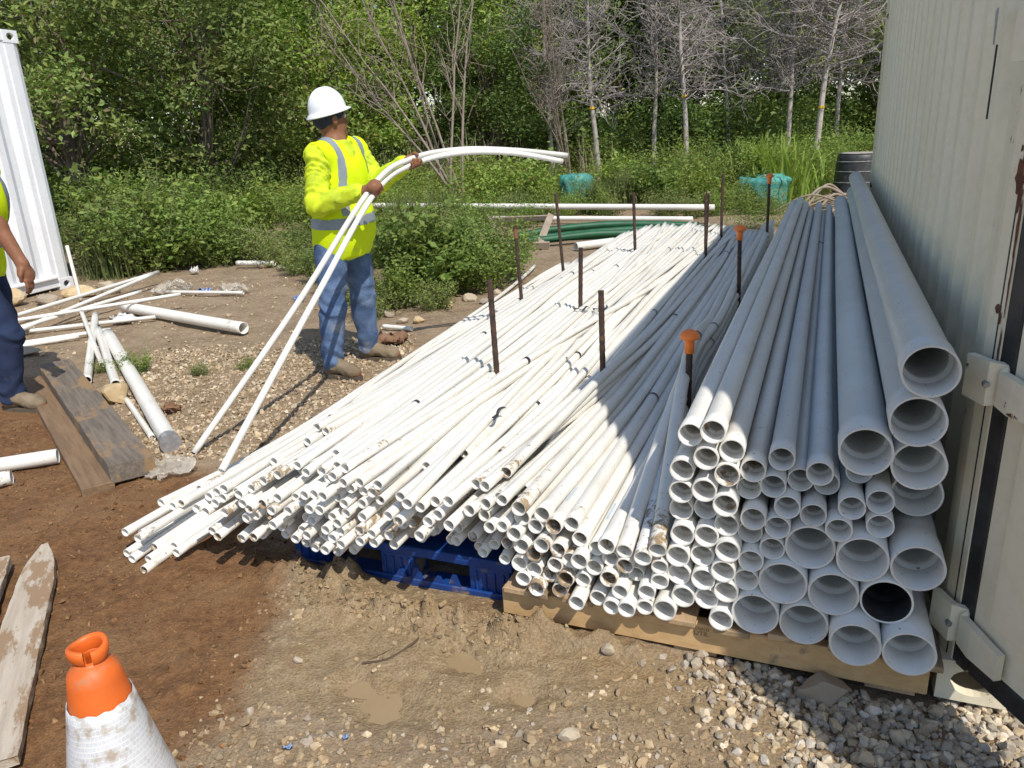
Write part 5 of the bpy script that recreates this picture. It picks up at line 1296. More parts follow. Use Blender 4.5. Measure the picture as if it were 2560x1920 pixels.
def person(J, label, vest=True, shirt_mat=None, jeans=None, short=False, h=.0068, helm=True, flare=1.0):
    f, l = unit(J['f']), unit(J['l']); u = ZZ; A = np.array([f, l, u])
    hf, hl = unit(J['hf']), None
    hl = unit(np.cross(ZZ, hf)); hu = unit(np.cross(hf, hl)); HA = np.array([hf, hl, hu])
    g = {k: np.asarray(v, float) for k, v in J.items() if k not in ('hands', 'hem', 'tilt')}
    allp = np.array([v for k, v in g.items() if k not in ('f', 'l', 'hf', 'gR', 'gL')])
    lo = allp.min(0) - .24; hi = allp.max(0) + .24; lo[2] = min(lo[2], -.03)
    O = np.array([g['pelv'][0], g['pelv'][1], 0.0])
    shm = (g['shR'] + g['shL']) / 2; pel = g['pelv']
    def torso(S, e, low=0.0):
        S.ell(pel + u * .02, A, (.112 + e, .165 + e, .13 + e), .05)
        S.ell(pel + u * .17 + f * .02, A, (.125 + e, .160 + e, .17 + e), .06)
        S.ell(shm - u * .13 + f * .005, A, (.118 + e, .172 + e, .19 + e), .06)
        S.cap(g['shR'] - u * .005, g['shL'] - u * .005, .058 + e, .058 + e, .05)
        S.cap(shm - u * .02 - f * .01, shm + u * .055, .095 + e * .5, .062 + e * .4, .05)
    def arm(S, sd, e, t1=1.0, ef=None):
        a, b, c = g['sh' + sd], g['el' + sd], g['wr' + sd]; ef = e if ef is None else ef
        S.cap(a, b, .054 + e, .045 + e, .03)
        if t1 > 0: S.cap(b, b + (c - b) * t1, .045 + e, .031 + ef, .025)
    def leg(S, sd, e, ea):
        a, b, c = g['hip' + sd], g['kn' + sd], g['an' + sd]
        S.cap(a, b, .088 + e, .063 + e, .04); S.cap(b, c, .060 + e, .040 + ea, .03); S.ell(b + (c - b) * .3 - f * .02, A, (.055 + e, .055 + e, .12), .03)
    root = empty('person', tuple(O), label=label, cat='person')
    def put(S, nm, m, par=root):
        V, Q = S.mesh(); return ob(nm, npmesh(nm, V - O, Q, m, True), par), V, Q
    # body
    S = SDF(lo, hi, h); torso(S, 0.)
    for sd in 'RL':
        arm(S, sd, 0.); leg(S, sd, 0., 0.); S.cap(g['an' + sd] + u * -.03, g['toe' + sd] + u * -.01, .036, .03, .03)
    hc = g['head']
    S.cap(shm + u * .02, hc - hu * .07 - hf * .01, .062, .056, .03)
    S.ell(hc + hf * -.004 + hu * .015, HA, (.097, .077, .105), .02)
    S.ell(hc + hf * .028 - hu * .062, HA, (.066, .056, .052), .03)
    S.cap(hc + hf * .088 - hu * .004, hc + hf * .107 - hu * .034, .009, .014, .012)
    S.ell(hc + hf * .083 - hu * .066, HA, (.016, .026, .012), .012); S.ell(hc + hf * .082 - hu * .098, HA, (.018, .022, .014), .015)
    S.ell(hc + hf * .082 + hu * .022, HA, (.016, .045, .010), .015)
    for s_ in (1, -1): S.ell(hc + hl * s_ * .078 - hf * .012 - hu * .012, HA, (.019, .010, .032), .006)
    for hd in J['hands']: hd(S)
    body, _, _ = put(S, 'body', skin_m)
    for s_ in (1, -1):
        bm = bmesh.new(); bmesh.ops.create_uvsphere(bm, u_segments=10, v_segments=8, radius=.0125); me = bpy.data.meshes.new('eye'); bm.to_mesh(me); bm.free(); me.materials.append(eye_m)
        e = ob('eye', me, root); e.location = tuple(hc + hf * .079 + hl * s_ * .032 + hu * .002 - O)
    # shirt
    S = SDF([lo[0], lo[1], pel[2] - .12], [hi[0], hi[1], shm[2] + .16], h); torso(S, .012)
    for sd in 'RL':
        if short:
            S.cap(g['sh' + sd], g['sh' + sd] + (g['el' + sd] - g['sh' + sd]) * .62, .068, .066, .03)
        else:
            arm(S, sd, .021, .95, .019); c = g['wr' + sd]; b = g['el' + sd]; S.cap(b + (c - b) * .86, b + (c - b) * .97, .051, .046, .008)
    S.cutz(pel[2] - .05)
    S.cutz(shm[2] + .075, False, lambda X, Y: -.10 * ((X - shm[0]) * f[0] + (Y - shm[1]) * f[1]))
    cr = lambda X, Y, Z: .0065 * np.sin(60 * (X * .6 + Z * .8 + .3 * np.sin(14 * Y + 9 * Z))) * np.sin(17 * Y + 11 * Z + 3 * X) + .003 * np.sin(95 * (Z - .5 * X) + 4 * np.sin(20 * X))
    S.wrinkle(cr); put(S, 'shirt', shirt_mat or shirt_m)
    # vest
    S = SDF([lo[0], lo[1], .60], [hi[0], hi[1], shm[2] + .16], h); e = .030
    torso(S, e)
    S.ell(pel + u * -.02 + f * .01, A, (.155 * flare, .195 * flare, .24), .06); S.ell(pel + u * .05 + f * .065 + l * -.02, A, (.12 * flare, .17, .22), .06)
    S.ell(pel + u * .10 + f * (.165 if flare >= 1 else .10) + l * .02, A, (.05, .10, .17), .03)
    for sd in 'RL':
        a, b = g['sh' + sd], g['el' + sd]; out = l * (1 if sd == 'L' else -1); 
        S.ell(a + out * .075 - u * .065, np.array([out, f, u]), (.095, .085, .135), .02, 'd')
    S.ell(shm + u * .085 + f * .015, A, (.105, .085, .085), .02, 'd'); S.ell(shm + f * .13 + u * .04, A, (.06, .05, .07), .03, 'd')
    S.cutz(J['hem'], True, lambda X, Y: .012 * np.sin(23 * X + 5) + .012 * np.sin(17 * Y) + .06 * np.maximum((X - pel[0]) * f[0] + (Y - pel[1]) * f[1] - .08, 0) / .1)
    S.wrinkle(lambda X, Y, Z: .005 * np.sin(26 * (X + .5 * Y) + 2.2 * np.sin(7 * Z)) * np.clip((1.15 - Z) * 2, 0, 1) + .003 * np.sin(40 * (Z * .7 + Y)))
    vo, V, Q = put(S, 'vest', hv_m)
    c = V[Q].mean(1); rel = c - shm; lat = rel @ l; fr = rel @ f
    nz = vnormals(V, Q)[Q].mean(1)
    zb = shm[2] - .385
    band = (np.abs(c[:, 2] - zb - .02 * np.sin(5 * lat)) < .028)
    Vb, Qb = sub_faces(V, Q, band, .003); ob('reflective_band', npmesh('band', Vb - O, Qb, refl_m, True), vo)
    for s_ in (1, -1):
        st_ = (np.abs(lat - s_ * (.118 + .03 * np.clip(-rel[:, 2] * 2, 0, 1))) < .022) & (c[:, 2] > zb + .028)
        if st_.sum() > 4:
            Vb, Qb = sub_faces(V, Q, st_, .003); ob('reflective_strap', npmesh('strap', Vb - O, Qb, refl_m, True), vo)
    # jeans
    S = SDF([lo[0], lo[1], -.03], [hi[0], hi[1], pel[2] + .2], h)
    S.ell(pel + u * .0, A, (.125, .175, .15), .05)
    for sd in 'RL': leg(S, sd, .016, .026)
    S.cutz(pel[2] + .10, False)
    X0 = pel
    def wr(X, Y, Z):
        low = np.clip((.30 - Z) / .18, 0, 1); kn = np.exp(-((Z - .45) / .07) ** 2)
        w1 = np.sin(62 * Z + 2.6 * np.sin(19 * X + 7 * Z) + 2.2 * np.sin(23 * Y - 5 * Z) + 9 * X); w2 = np.sin(31 * Z - 24 * X + 19 * Y + 2 * np.sin(11 * Z))
        msk = .5 + .5 * np.sin(15 * X + 21 * Y + 9 * Z + 1.3 * np.sin(13 * Z))
        return (.0115 * low + .0075 * kn) * np.sign(w1) * np.abs(w1) ** 1.4 * (.35 + .65 * msk) + .0055 * w2 * msk * (1 - low)
    S.wrinkle(wr)
    for sd in 'RL':
        an, kn = g['an' + sd], g['kn' + sd]
        S.ell(an - u * .16, A, (.13, .13, .12), .004, 'd')
    put(S, 'jeans', jeans or jean_m)
    # boots
    for sd in 'RL':
        an, to = g['an' + sd], g['toe' + sd]; td = to - an; td[2] = 0; td = unit(td); tl = unit(np.cross(ZZ, td)); BA = np.array([td, tl, ZZ])
        base = min(an[2] - .085, to[2] - .035)
        S = SDF(np.minimum(an, to) - .13, np.maximum(an, to) + .16, .006)
        S.cap(an + u * .07, an - u * .02, .052, .050, .02); heel = an - td * .02 - u * .045
        S.ell(heel, BA, (.055, .042, .05), .03); S.cap(an - u * .02 + td * .03, to - u * .002 - td * .03, .046, .040, .03); S.ell(to - td * .035 - u * .004, BA, (.06, .047, .036), .03)
        S.wrinkle(lambda X, Y, Z: .002 * np.sin(90 * (X + Z)) * np.sin(50 * Y + 30 * Z)); S.cutz(float(an[2]) - .082)
        put(S, 'boot', boot_m)
        n = 30; a = np.arange(n) * 2 * math.pi / n; mid = (heel + to - td * .03) / 2; Ls = np.linalg.norm((to - heel)[:2]) / 2 + .05
        ring = np.array([mid + td * Ls * math.cos(t) + tl * (.046 + .006 * math.cos(t)) * math.copysign(abs(math.sin(t)) ** .75, math.sin(t)) for t in a])
        Vs = np.vstack([np.column_stack([ring[:, :2], np.full(n, an[2] - .102)]), np.column_stack([ring[:, :2], np.full(n, an[2] - .076)])])
        ob('sole', npmesh('sole', Vs - O, [np.array([(k, (k + 1) % n, n + (k + 1) % n, n + k) for k in range(n)]), np.array([list(range(n))[::-1]]), np.array([list(range(n, 2 * n))])], sole_m), root)
    # bandana cap and hard hat
    S = SDF(hc - .16, hc + .17, .006)
    S.ell(hc + hf * -.008 + hu * .022, HA, (.103, .084, .106), .02)
    pl = lambda X, Y, Z: (X - hc[0]) * (hu[0] - .50 * hf[0]) + (Y - hc[1]) * (hu[1] - .50 * hf[1]) + (Z - hc[2]) * (hu[2] - .50 * hf[2])
    X, Y, Z = S.ax[0][:, None, None], S.ax[1][None, :, None], S.ax[2][None, None, :]
    S.F = np.maximum(S.F, (-.020 - pl(X, Y, Z) + .006 * np.sin(80 * X) * np.sin(70 * Y)).astype(np.float32))
    put(S, 'bandana', band_m)
    if helm:
        tilt = R_(J['tilt']); f2 = hf * math.cos(tilt) + hu * math.sin(tilt); u2 = hu * math.cos(tilt) - hf * math.sin(tilt)
        V, Q = hat_mesh(hc + hu * .048 - hf * .004, f2, hl, u2); ob('hard_hat', npmesh('hard_hat', V - O, Q, hat_m, True), root)
    return root

GR = np.array([-.735, 4.545, 1.152]); GL = np.array([-.515, 4.715, 1.290])
ax1 = unit(GL - GR)
axr = unit(unit(GR - np.array([-1.45, 3.3, .05])) + ax1); axl = unit(ax1 + unit(np.array([.28, .18, .045])))
J1 = dict(f=(.9, -.436, 0), l=(.436, .9, 0), hf=(.74, .64, .10), tilt=5,
    pelv=(-1.015, 4.855, .86), hipR=(-1.065, 4.765, .83), hipL=(-.965, 4.945, .83), knR=(-1.085, 4.70, .445), knL=(-.945, 4.99, .44),
    anR=(-1.125, 4.685, .10), anL=(-.955, 5.03, .10), toeR=(-.965, 4.60, .05), toeL=(-.77, 5.0, .05),
    shR=(-1.06, 4.69, 1.345), shL=(-.905, 5.015, 1.365), elR=(-1.085, 4.60, 1.075), wrR=(-.815, 4.535, 1.142), elL=(-.775, 4.945, 1.165), wrL=(-.575, 4.765, 1.275),
    head=(-1.003, 4.85, 1.553), hem=.715,
    hands=[lambda S: grip_hand(S, (-.815, 4.535, 1.142), GR + np.array([0, 0, 0]), axr, (-.25, -.9, -.1), .027, 1), lambda S: grip_hand(S, (-.575, 4.765, 1.275), GL, axl, (-.2, .9, .15), .026, -1)])
w1 = person(J1, 'worker in hard hat, yellow vest and blue jeans holding two bent pipes')
J2 = dict(f=(.97, -.24, 0), l=(.24, .97, 0), hf=(.97, -.2, -.05), tilt=0,
    pelv=(-3.08, 4.46, .86), hipR=(-3.04, 4.37, .83), hipL=(-3.05, 4.54, .83), knR=(-2.87, 4.31, .46), knL=(-3.05, 4.57, .46),
    anR=(-2.93, 4.31, .105), anL=(-3.30, 4.60, .16), toeR=(-2.755, 4.28, .055), toeL=(-3.14, 4.58, .06),
    shR=(-2.955, 4.27, 1.335), shL=(-2.98, 4.64, 1.345), elR=(-2.715, 4.23, 1.08), wrR=(-2.615, 4.20, .875), elL=(-3.08, 4.72, 1.07), wrL=(-3.16, 4.73, .84),
    head=(-3.05, 4.45, 1.545), hem=.735,
    hands=[lambda S: open_hand(S, (-2.615, 4.20, .875), (.18, -.05, -1), (-.6, .25, .0), (.1, -.9, 0)), lambda S: open_hand(S, (-3.16, 4.73, .84), (.2, 0, -1), (.2, -.9, 0), (.9, .2, 0))])
w2 = person(J2, 'worker in yellow-green tee and navy jeans cut by the left edge', shirt_mat=tee_m, jeans=navy_m, short=True, flare=.8)
ink2_m = mat('dark_print', (.05, .08, .02), None, rough=.8)
# the two pipes in the worker's hands
sdv = unit(np.cross(ax1, ZZ)); upv = unit(np.cross(sdv, ax1))
H1 = [(-1.563, 3.475, .02), (-1.13, 4.03, .60), tuple(GR + sdv * -.004 + upv * .016), tuple(GL + upv * .016), (-.235, 4.91, 1.338), (.10, 5.07, 1.312), (.43, 5.21, 1.262)]
H2 = [(-1.241, 2.985, .135), (-.965, 3.80, .68), tuple(GR + sdv * .004 - upv * .017), tuple(GL - upv * .017), (-.235, 4.885, 1.318), (.08, 5.0, 1.298), (.39, 5.08, 1.232)]
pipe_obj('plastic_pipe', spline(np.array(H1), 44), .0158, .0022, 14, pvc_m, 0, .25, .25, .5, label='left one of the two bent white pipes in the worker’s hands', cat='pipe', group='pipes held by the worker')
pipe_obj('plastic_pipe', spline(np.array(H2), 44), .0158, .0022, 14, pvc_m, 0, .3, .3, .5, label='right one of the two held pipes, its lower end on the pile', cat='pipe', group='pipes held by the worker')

# ------------------------------------------------------------------ vegetation
leafA = leafmat('leaf_bright', (.16, .265, .03), (.33, .44, .07), .3, (.26, .24, .06))
leafB = leafmat('leaf_mid', (.11, .20, .03), (.235, .335, .055), .28)
leafC = leafmat('leaf_olive', (.12, .19, .038), (.25, .315, .07), .25, (.2, .17, .08))
leafD = leafmat('leaf_dark', (.065, .125, .024), (.155, .235, .042), .25)
grass_m = leafmat('grass_blade', (.22, .36, .035), (.33, .46, .07), .35)
drygr_m = leafmat('dry_stalk', (.36, .32, .20), (.26, .24, .13), .2)
bark_m = mat('brown_bark', (.12, .09, .065), (.2, .16, .12), 8, .9, bump=.6, bs=30)
dead_m = mat('grey_dead_bark', (.42, .38, .33), (.30, .26, .22), 10, .9, bump=.5, bs=30, orand=.12)
deadt_m = mat('grey_twigs', (.35, .31, .285), (.26, .225, .205), 6, .9)
ribbon_m = mat('yellow_ribbon', (.75, .48, .02), (.7, .42, .02), 8, .5)

def leaves(P, size, rs, up=.35, aspect=.5, fold=.25, droop=0.):
    """leaf = folded kite of two triangles pairs (4 verts, 1 quad bent)"""
    n = len(P); d = rs.normal(size=(n, 3)); d[:, 2] = d[:, 2] * .6 - droop; d /= np.linalg.norm(d, axis=1)[:, None]
    nr = rs.normal(size=(n, 3)) + np.array([0, 0, up * 2]); s = np.cross(d, nr); s /= np.linalg.norm(s, axis=1)[:, None] + 1e-9; m = np.cross(s, d)
    L = np.asarray(size)[:, None] if np.ndim(size) else np.full((n, 1), size)
    V = np.stack([P, P + d * L * .45 + s * L * aspect * .5 + m * L * fold * .3, P + d * L, P + d * L * .45 - s * L * aspect * .5 + m * L * fold * .3], 1)
    Q = np.arange(n * 4).reshape(n, 4)
    return V.reshape(-1, 3), Q
def shared(name, V, Q, m): return npmesh(name, V, Q, m)
def tree_tubes(segs, sides=5):
    """segs: list of (path, r0, r1)"""
    VV, QQ, o = [], [], 0
    for path, r0, r1 in segs:
        n = len(path); V, Q = tube_np(path, np.linspace(r0, r1, n), sides if r0 > .012 else 3); Q = np.array(Q); VV.append(V); QQ.append(Q + o); o += len(V)
    return np.vstack(VV), np.vstack(QQ)
def bend_path(p, d, L, n, rs, wig=.25, up=.0):
    out = [np.array(p, float)]; d = unit(d)
    for k in range(n):
        d = unit(d + rs.normal(0, wig, 3) + np.array([0, 0, up])); out.append(out[-1] + d * L / n)
    return np.array(out), d

# --- bush prototypes: stems with leaves
def bush_proto(seed, h, w, nl, lsize, asp=.5, stems=26, droop=0.):
    rs = np.random.default_rng(seed); segs = []; P = []
    for k in range(stems):
        a = rs.uniform(0, 2 * math.pi); rr = w * .22 * math.sqrt(rs.random()); lean = rs.uniform(.1, .75)
        L = h * rs.uniform(.6, 1.1) * (1.45 if rs.random() < .13 else 1)
        path, _ = bend_path((rr * math.cos(a), rr * math.sin(a), 0), (math.cos(a) * lean, math.sin(a) * lean, 1), L, 6, rs, .14, -.02 + .05)
        segs.append((path, .006, .002))
        m = nl // stems; t = rs.uniform(.12, 1, m) ** .8 * 5.999; i = t.astype(int); fr = (t - i)[:, None]
        q = path[i] * (1 - fr) + path[i + 1] * fr; q = q + rs.normal(0, .055 * w + .03, (m, 3)) * np.array([1, 1, .7]); P.append(q)
    P = np.vstack(P); P[:, 2] = np.maximum(P[:, 2], .02)
    V, Q = leaves(P, rs.uniform(.6, 1.25, len(P)) * lsize, rs, .5, asp, .25, droop)
    tv, tq = tree_tubes(segs, 3)
    return (V, Q), (tv, tq)
BUSH = [bush_proto(101, .85, .9, 2600, .062), bush_proto(102, 1.0, .9, 1700, .105, .55), bush_proto(103, .65, .9, 2400, .05, .55), bush_proto(104, .9, 1.0, 2800, .055, .3, 34, .1), bush_proto(105, 1.25, 1.0, 3000, .075, .45)]
BM = [leafB, leafA, leafC, leafC, leafD]
bmesh_l = [shared('bush_leaves', *b[0], BM[k]) for k, b in enumerate(BUSH)]
bmesh_l2 = [shared('bush_leaves', *b[0], [leafD, leafB, leafB, leafA, leafB][k]) for k, b in enumerate(BUSH)]
stem_m = mat('green_stem', (.13, .14, .05), (.2, .17, .09), 10, .8)
bmesh_s = [shared('bush_stems', *b[1], stem_m) for b in BUSH]
def bush(x, y, k, sc, label, group, alt=False, zs=1.0):
    r = empty('weed_bush', (x, y, float(gheight(x, y)) - .02), random.uniform(0, 6.28), label=label, cat='bush', group=group)
    r.scale = (sc, sc, sc * zs)
    ob('foliage', (bmesh_l2 if alt else bmesh_l)[k], r); ob('stems', bmesh_s[k], r)
    return r
# bushes along the yard edge, left to right
for x, y, k, sc in [(-4.75, 9.35, 3, 1.15), (-4.35, 9.25, 0, 1.1), (-3.95, 9.45, 1, .85), (-4.9, 9.9, 1, 1.15), (-3.6, 9.6, 0, .8), (-4.3, 10.0, 0, 1.15), (-4.75, 10.6, 3, 1.25), (-3.25, 9.8, 2, .8), (-3.95, 10.5, 1, 1.0)]:
    bush(x, y, k, sc, 'leafy green bush beside the white container corner', 'bushes beside the white container', k == 1)
for x, y, k, sc in [(-2.75, 9.3, 2, .62), (-2.3, 8.6, 2, .5), (-1.9, 8.1, 0, .5), (-2.45, 9.7, 0, .55), (-1.75, 7.6, 2, .45), (-1.55, 8.8, 0, .6), (-2.1, 10.4, 3, .55), (-1.4, 7.0, 2, .4), (-2.9, 10.7, 2, .5)]:
    bush(x, y, k, sc, 'low weed bush at the yard edge left of the worker', 'low weeds left of the worker', k == 0)
for x, y, k, sc in [(-.95, 6.75, 0, .62), (-.6, 7.05, 1, .78), (-.25, 7.25, 0, .72), (-.85, 7.3, 1, .8), (-.45, 7.75, 4, .62), (-.05, 7.75, 0, .7), (-.95, 8.1, 3, .75), (-.1, 8.4, 3, .6), (-1.15, 6.35, 2, .4), (-.6, 6.5, 2, .42), (-.5, 8.9, 0, .75), (-1.0, 9.2, 3, .9)]:
    bush(x, y, k, sc, 'broad-leaved bush between the worker and the pipe pile', 'bushes between worker and pile', k in (1,))
for x, y, k, sc in [(-1.2, 4.05 + 3.0, 2, .25), (-1.75, 4.95, 2, .16), (-2.05, 4.85, 2, .15), (-2.5, 4.95, 0, .2), (-2.75, 5.0, 2, .16)]:
    bush(x, y, k, sc, 'small weed sprig growing from the bare gravel', 'weed sprigs on the bare ground')
for x, y, k, sc in [(3.75, 12.0, 0, .55), (3.45, 12.5, 3, .65), (4.1, 11.9, 2, .4), (3.2, 11.9, 0, .5), (2.85, 11.8, 2, .55), (1.05, 12.9, 3, .6), (1.55, 12.8, 0, .6), (.6, 12.3, 0, .6)]:
    bush(x, y, k, sc, 'low bush in front of the teal netted root balls', 'bushes around the teal root balls', k == 3)
# undergrowth mass behind: one sheet of weeds
rs = np.random.default_rng(77)
def mass(name, spots, label, mats, cap=10 ** 9):
    groups = {}
    for x, y, k, sc, al in spots:
        (V, Q), (tv, tq) = BUSH[k]; a = rs.uniform(0, 6.28); c, s = math.cos(a), math.sin(a)
        Rm = np.array([[c, s, 0], [-s, c, 0], [0, 0, 1]]); z = float(gheight(x, y)) - .03
        sub = rs.permutation(len(Q))[:int(len(Q) * .75)]
        Vv = V.reshape(-1, 4, 3)[sub].reshape(-1, 3)
        groups.setdefault(al, []).append(Vv @ Rm * sc + np.array([x, y, z]))
    VV, fm = [], []
    for al, L in groups.items():
        v = np.vstack(L); VV.append(v); fm.append(np.full(len(v) // 4, al))
    V = np.vstack(VV); return ob(name, npmesh(name, V, np.arange(len(V)).reshape(-1, 4), mats, False, np.concatenate(fm)), label=label, cat='undergrowth', kind='stuff')
sp = []
for k in range(300):
    y = 9.6 + 9.5 * rs.random() ** .9; x = rs.uniform(-.62, .62) * y * 1.02
    s_, u_ = su(x, y)
    if s_ < .3 and u_ < 7.2: continue
    if -2.9 < s_ - .3 < 2.9 and u_ < 8.9: continue
    if -1.2 < x < 3.2 and y < 11.4: continue
    if x < -4.4 and y < 10.5: continue
    if math.hypot(x + 4.0, (y - 11.5) * .8) < .95 or math.hypot(x + 2.6, (y - 10.6) * 1.0) < .7: continue
    if (4.5 < x < 6.6 and 10.5 < y < 13.3 and abs(x / y - .45) < .07) or math.hypot(x - 5.6, y - 12.4) < 1.1 or (abs(x - 4.15) < .5 and 11.6 < y < 12.9): continue
    if x > 0 and abs(x - y * .345) < 1.0 and 10.8 < y < 12: continue
    k_ = int(rs.choice([0, 0, 1, 2, 3, 3, 4], 1)[0]); sc = rs.uniform(.62, 1.0) * (1 if y > 11 else .8) * (.55 if (-2.6 < x < 3 and y < 13.2) else 1)
    big = vnoise(x / 1.7, y / 1.7, 5)
    sp.append((x, y, k_, sc, 0 if big < -.12 else (1 if big < .1 else (2 if big < .25 else 3))))
UM = [leafB, leafA, leafC, leafD]
mass('weed_undergrowth', sp, 'waist-high mass of mixed weeds behind the yard', UM)
sp = []
for k in range(150):
    y = rs.uniform(18.5, 27); x = rs.uniform(-.68, .68) * y
    sp.append((x, y, int(rs.choice([1, 4, 4, 0])), rs.uniform(1.1, 1.9), int(rs.choice([0, 3, 3, 1]))))
mass('shrub_undergrowth', sp, 'dark tangled shrubs under the trees at the back', UM)

# grass tufts
def grass_proto(seed, n, h, spread, w=.008):
    rs = np.random.default_rng(seed); V = []; Q = []
    for k in range(n):
        a = rs.uniform(0, 6.28); b = np.array([rs.normal(0, spread * .25), rs.normal(0, spread * .25), 0]); L = h * rs.uniform(.6, 1.15); ln = rs.uniform(.2, 1.0)
        d = np.array([math.cos(a), math.sin(a), 0]); sd = np.array([-math.sin(a), math.cos(a), 0]) * w
        pts = [b + d * ln * L * .55 * t ** 2 + np.array([0, 0, L * (t - .32 * ln * t ** 2.5)]) for t in (0, .35, .7, 1)]
        o = len(V)
        for q, p in enumerate(pts): ww = (1, .9, .6, .08)[q]; V += [p + sd * ww, p - sd * ww]
        for q in range(3): Q.append((o + 2 * q, o + 2 * q + 1, o + 2 * q + 3, o + 2 * q + 2))
    return np.array(V), np.array(Q)
GP = [shared('grass', *grass_proto(201, 420, .75, .8, .013), grass_m), shared('grass', *grass_proto(202, 200, .75, .5), leafmat('grass_dull', (.12, .17, .05), (.18, .22, .07), .3)), shared('grass', *grass_proto(203, 60, .9, .5, .006), drygr_m)]
def tuft(x, y, k, sc, label, group=None):
    o = ob('grass_tuft', GP[k], loc=(x, y, float(gheight(x, y)) - .02), rot=(0, 0, random.uniform(0, 6)), label=label, cat='grass', group=group); o.scale = (sc,) * 3; return o
tuft(4.45, 13.3, 0, 1.6, 'bright yellow-green grass clump behind the larger teal root ball')
tuft(4.85, 13.4, 0, 1.0, 'bright grass clump leaning right behind the teal root ball')
for x, y in [(-1.55, 12.2), (-.85, 11.6), (2.1, 13.4), (1.5, 13.0), (-3.2, 13.8), (2.7, 14.6), (.2, 12.4), (-4.4, 12.8), (-2.4, 12.6), (.9, 15.2), (6.0, 15.5), (3.3, 15.8), (-5.3, 11.6), (-4.55, 9.0), (-1.2, 10.2)]:
    tuft(x, y, 1, random.uniform(.8, 1.15), 'dull green grass clump among the weeds behind the yard', 'grass clumps among the weeds')
for x, y in [(-4.6, 17.5), (-3.4, 17.2), (-2.6, 16.8), (-1.2, 17.3), (-.6, 16.7), (.3, 17.2), (-5.2, 17.0), (-1.8, 17.6), (2.0, 17.9)]:
    tuft(x, y, 2, random.uniform(1.2, 1.7), 'dry pale stalks standing among the weeds', 'dry stalks among the weeds')

# --- green trees
def tree_proto(seed, H, cw, ch, nl, lsize, nclump, z0=.22):
    rs = np.random.default_rng(seed); segs = []; tips = []
    tr, d = bend_path((0, 0, -.1), (0, 0, 1), H * .62, 7, rs, .06); segs.append((tr, .075 + H * .009, .045))
    for k in range(nclump):
        i = rs.integers(1, 8); a = rs.uniform(0, 6.28)
        c = np.array([0, 0, H - ch / 2]) + np.array([math.cos(a), math.sin(a), 0]) * cw / 2 * math.sqrt(rs.random()) * .95 + np.array([0, 0, rs.uniform(-.5, .5) * ch])
        rr = (c[:2] / (cw / 2)); fz = 1 - (rr @ rr) * .55; c[2] = H - ch / 2 + (c[2] - (H - ch / 2)) * fz
        if k % 2 == 0:
            path = spline(np.array([tr[i], (tr[i] + c) / 2 + rs.normal(0, .12, 3) + [0, 0, -.1], c]), 6); segs.append((path, .028, .006))
        tips.append((c, rs.uniform(.35, .72) * cw / 4.2))
    P = []
    for c, r in tips:
        m = nl // nclump; q = rs.normal(size=(m, 3)); q /= np.linalg.norm(q, axis=1)[:, None]; q *= (rs.random((m, 1)) ** .45) * r * np.array([1.15, 1.15, .72]); P.append(c + q + rs.normal(0, .05, (m, 3)))
    P = np.vstack(P); V, Q = leaves(P, rs.uniform(.6, 1.3, len(P)) * lsize, rs, .55, .5, .25, .15)
    return (V, Q), tree_tubes(segs, 7)
TP = [tree_proto(301, 7.2, 4.6, 6.2, 17000, .145, 85), tree_proto(302, 6.6, 4.2, 5.8, 16500, .13, 80), tree_proto(303, 8.2, 5.0, 7.2, 17500, .165, 90), tree_proto(304, 5.2, 4.0, 4.6, 17000, .11, 75)]
CR = {(k, m): shared('tree_crown', *TP[k][0], mm) for k in range(4) for m, mm in ((0, leafB), (1, leafA), (2, leafC), (3, leafD)) if (k, m) in ((0, 0), (0, 1), (1, 2), (1, 1), (2, 0), (2, 3), (3, 2), (3, 1), (3, 3), (1, 3))}
TK = [shared('tree_trunk', *TP[k][1], bark_m) for k in range(4)]
def tree(x, y, k, m, sc, label, group=None):
    r = empty('leafy_tree', (x, y, float(gheight(x, y))), random.uniform(0, 6.28), label=label, cat='tree', group=group); r.scale = (sc, sc, sc)
    ob('trunk', TK[k], r); ob('crown', CR[(k, m)], r); return r
tree(-7.9, 15.0, 3, 2, 1.15, 'olive-green tree directly behind the white container')
tree(-5.6, 15.4, 1, 2, .9, 'olive tree right of the white container, spreading low')
tree(-3.6, 17.2, 3, 1, .95, 'fresh green tree behind the low weeds left of the worker')
tree(-10.5, 19, 2, 3, 1.0, 'dark tall tree behind the olive trees at far left')
tree(-7.0, 20.5, 0, 0, 1.0, 'tall mid-green tree behind the two olive trees')
tree(-3.9, 21.5, 2, 0, 1.0, 'tall broad green tree left of the worker’s hard hat')
tree(-1.4, 20.3, 1, 1, 1.0, 'bright green tree just behind the worker’s hard hat')
tree(.9, 22.5, 0, 1, 1.05, 'bright tree behind the leaning bare stems')
tree(-.2, 18.6, 3, 3, .8, 'small dark tree behind the leaning bare stems')
tree(3.2, 23.5, 2, 3, 1.0, 'dark tree behind the leftmost dead trees')
tree(5.6, 24.5, 0, 0, 1.05, 'green tree behind the middle dead trees')
tree(8.2, 23.5, 1, 1, 1.1, 'light green tree behind the pale dead trunk')
tree(10.6, 22.0, 1, 2, 1.0, 'olive tree behind the last dead tree')
tree(12.8, 24.0, 2, 0, 1.0, 'green tree behind the container’s far end')
for x, y, k, m, s in [(-13, 25, 2, 3, 1.2), (-9, 27, 2, 0, 1.2), (-5, 28, 2, 3, 1.25), (-1, 28.5, 0, 0, 1.3), (2.5, 29, 2, 3, 1.2), (6, 30, 0, 0, 1.3), (9.5, 29, 2, 3, 1.2), (13.5, 29, 0, 0, 1.3), (17, 28, 2, 3, 1.2), (-17, 24, 0, 0, 1.2)]:
    tree(x, y, k, m, s, 'tall tree in the farthest row closing off the view', 'far row of trees')

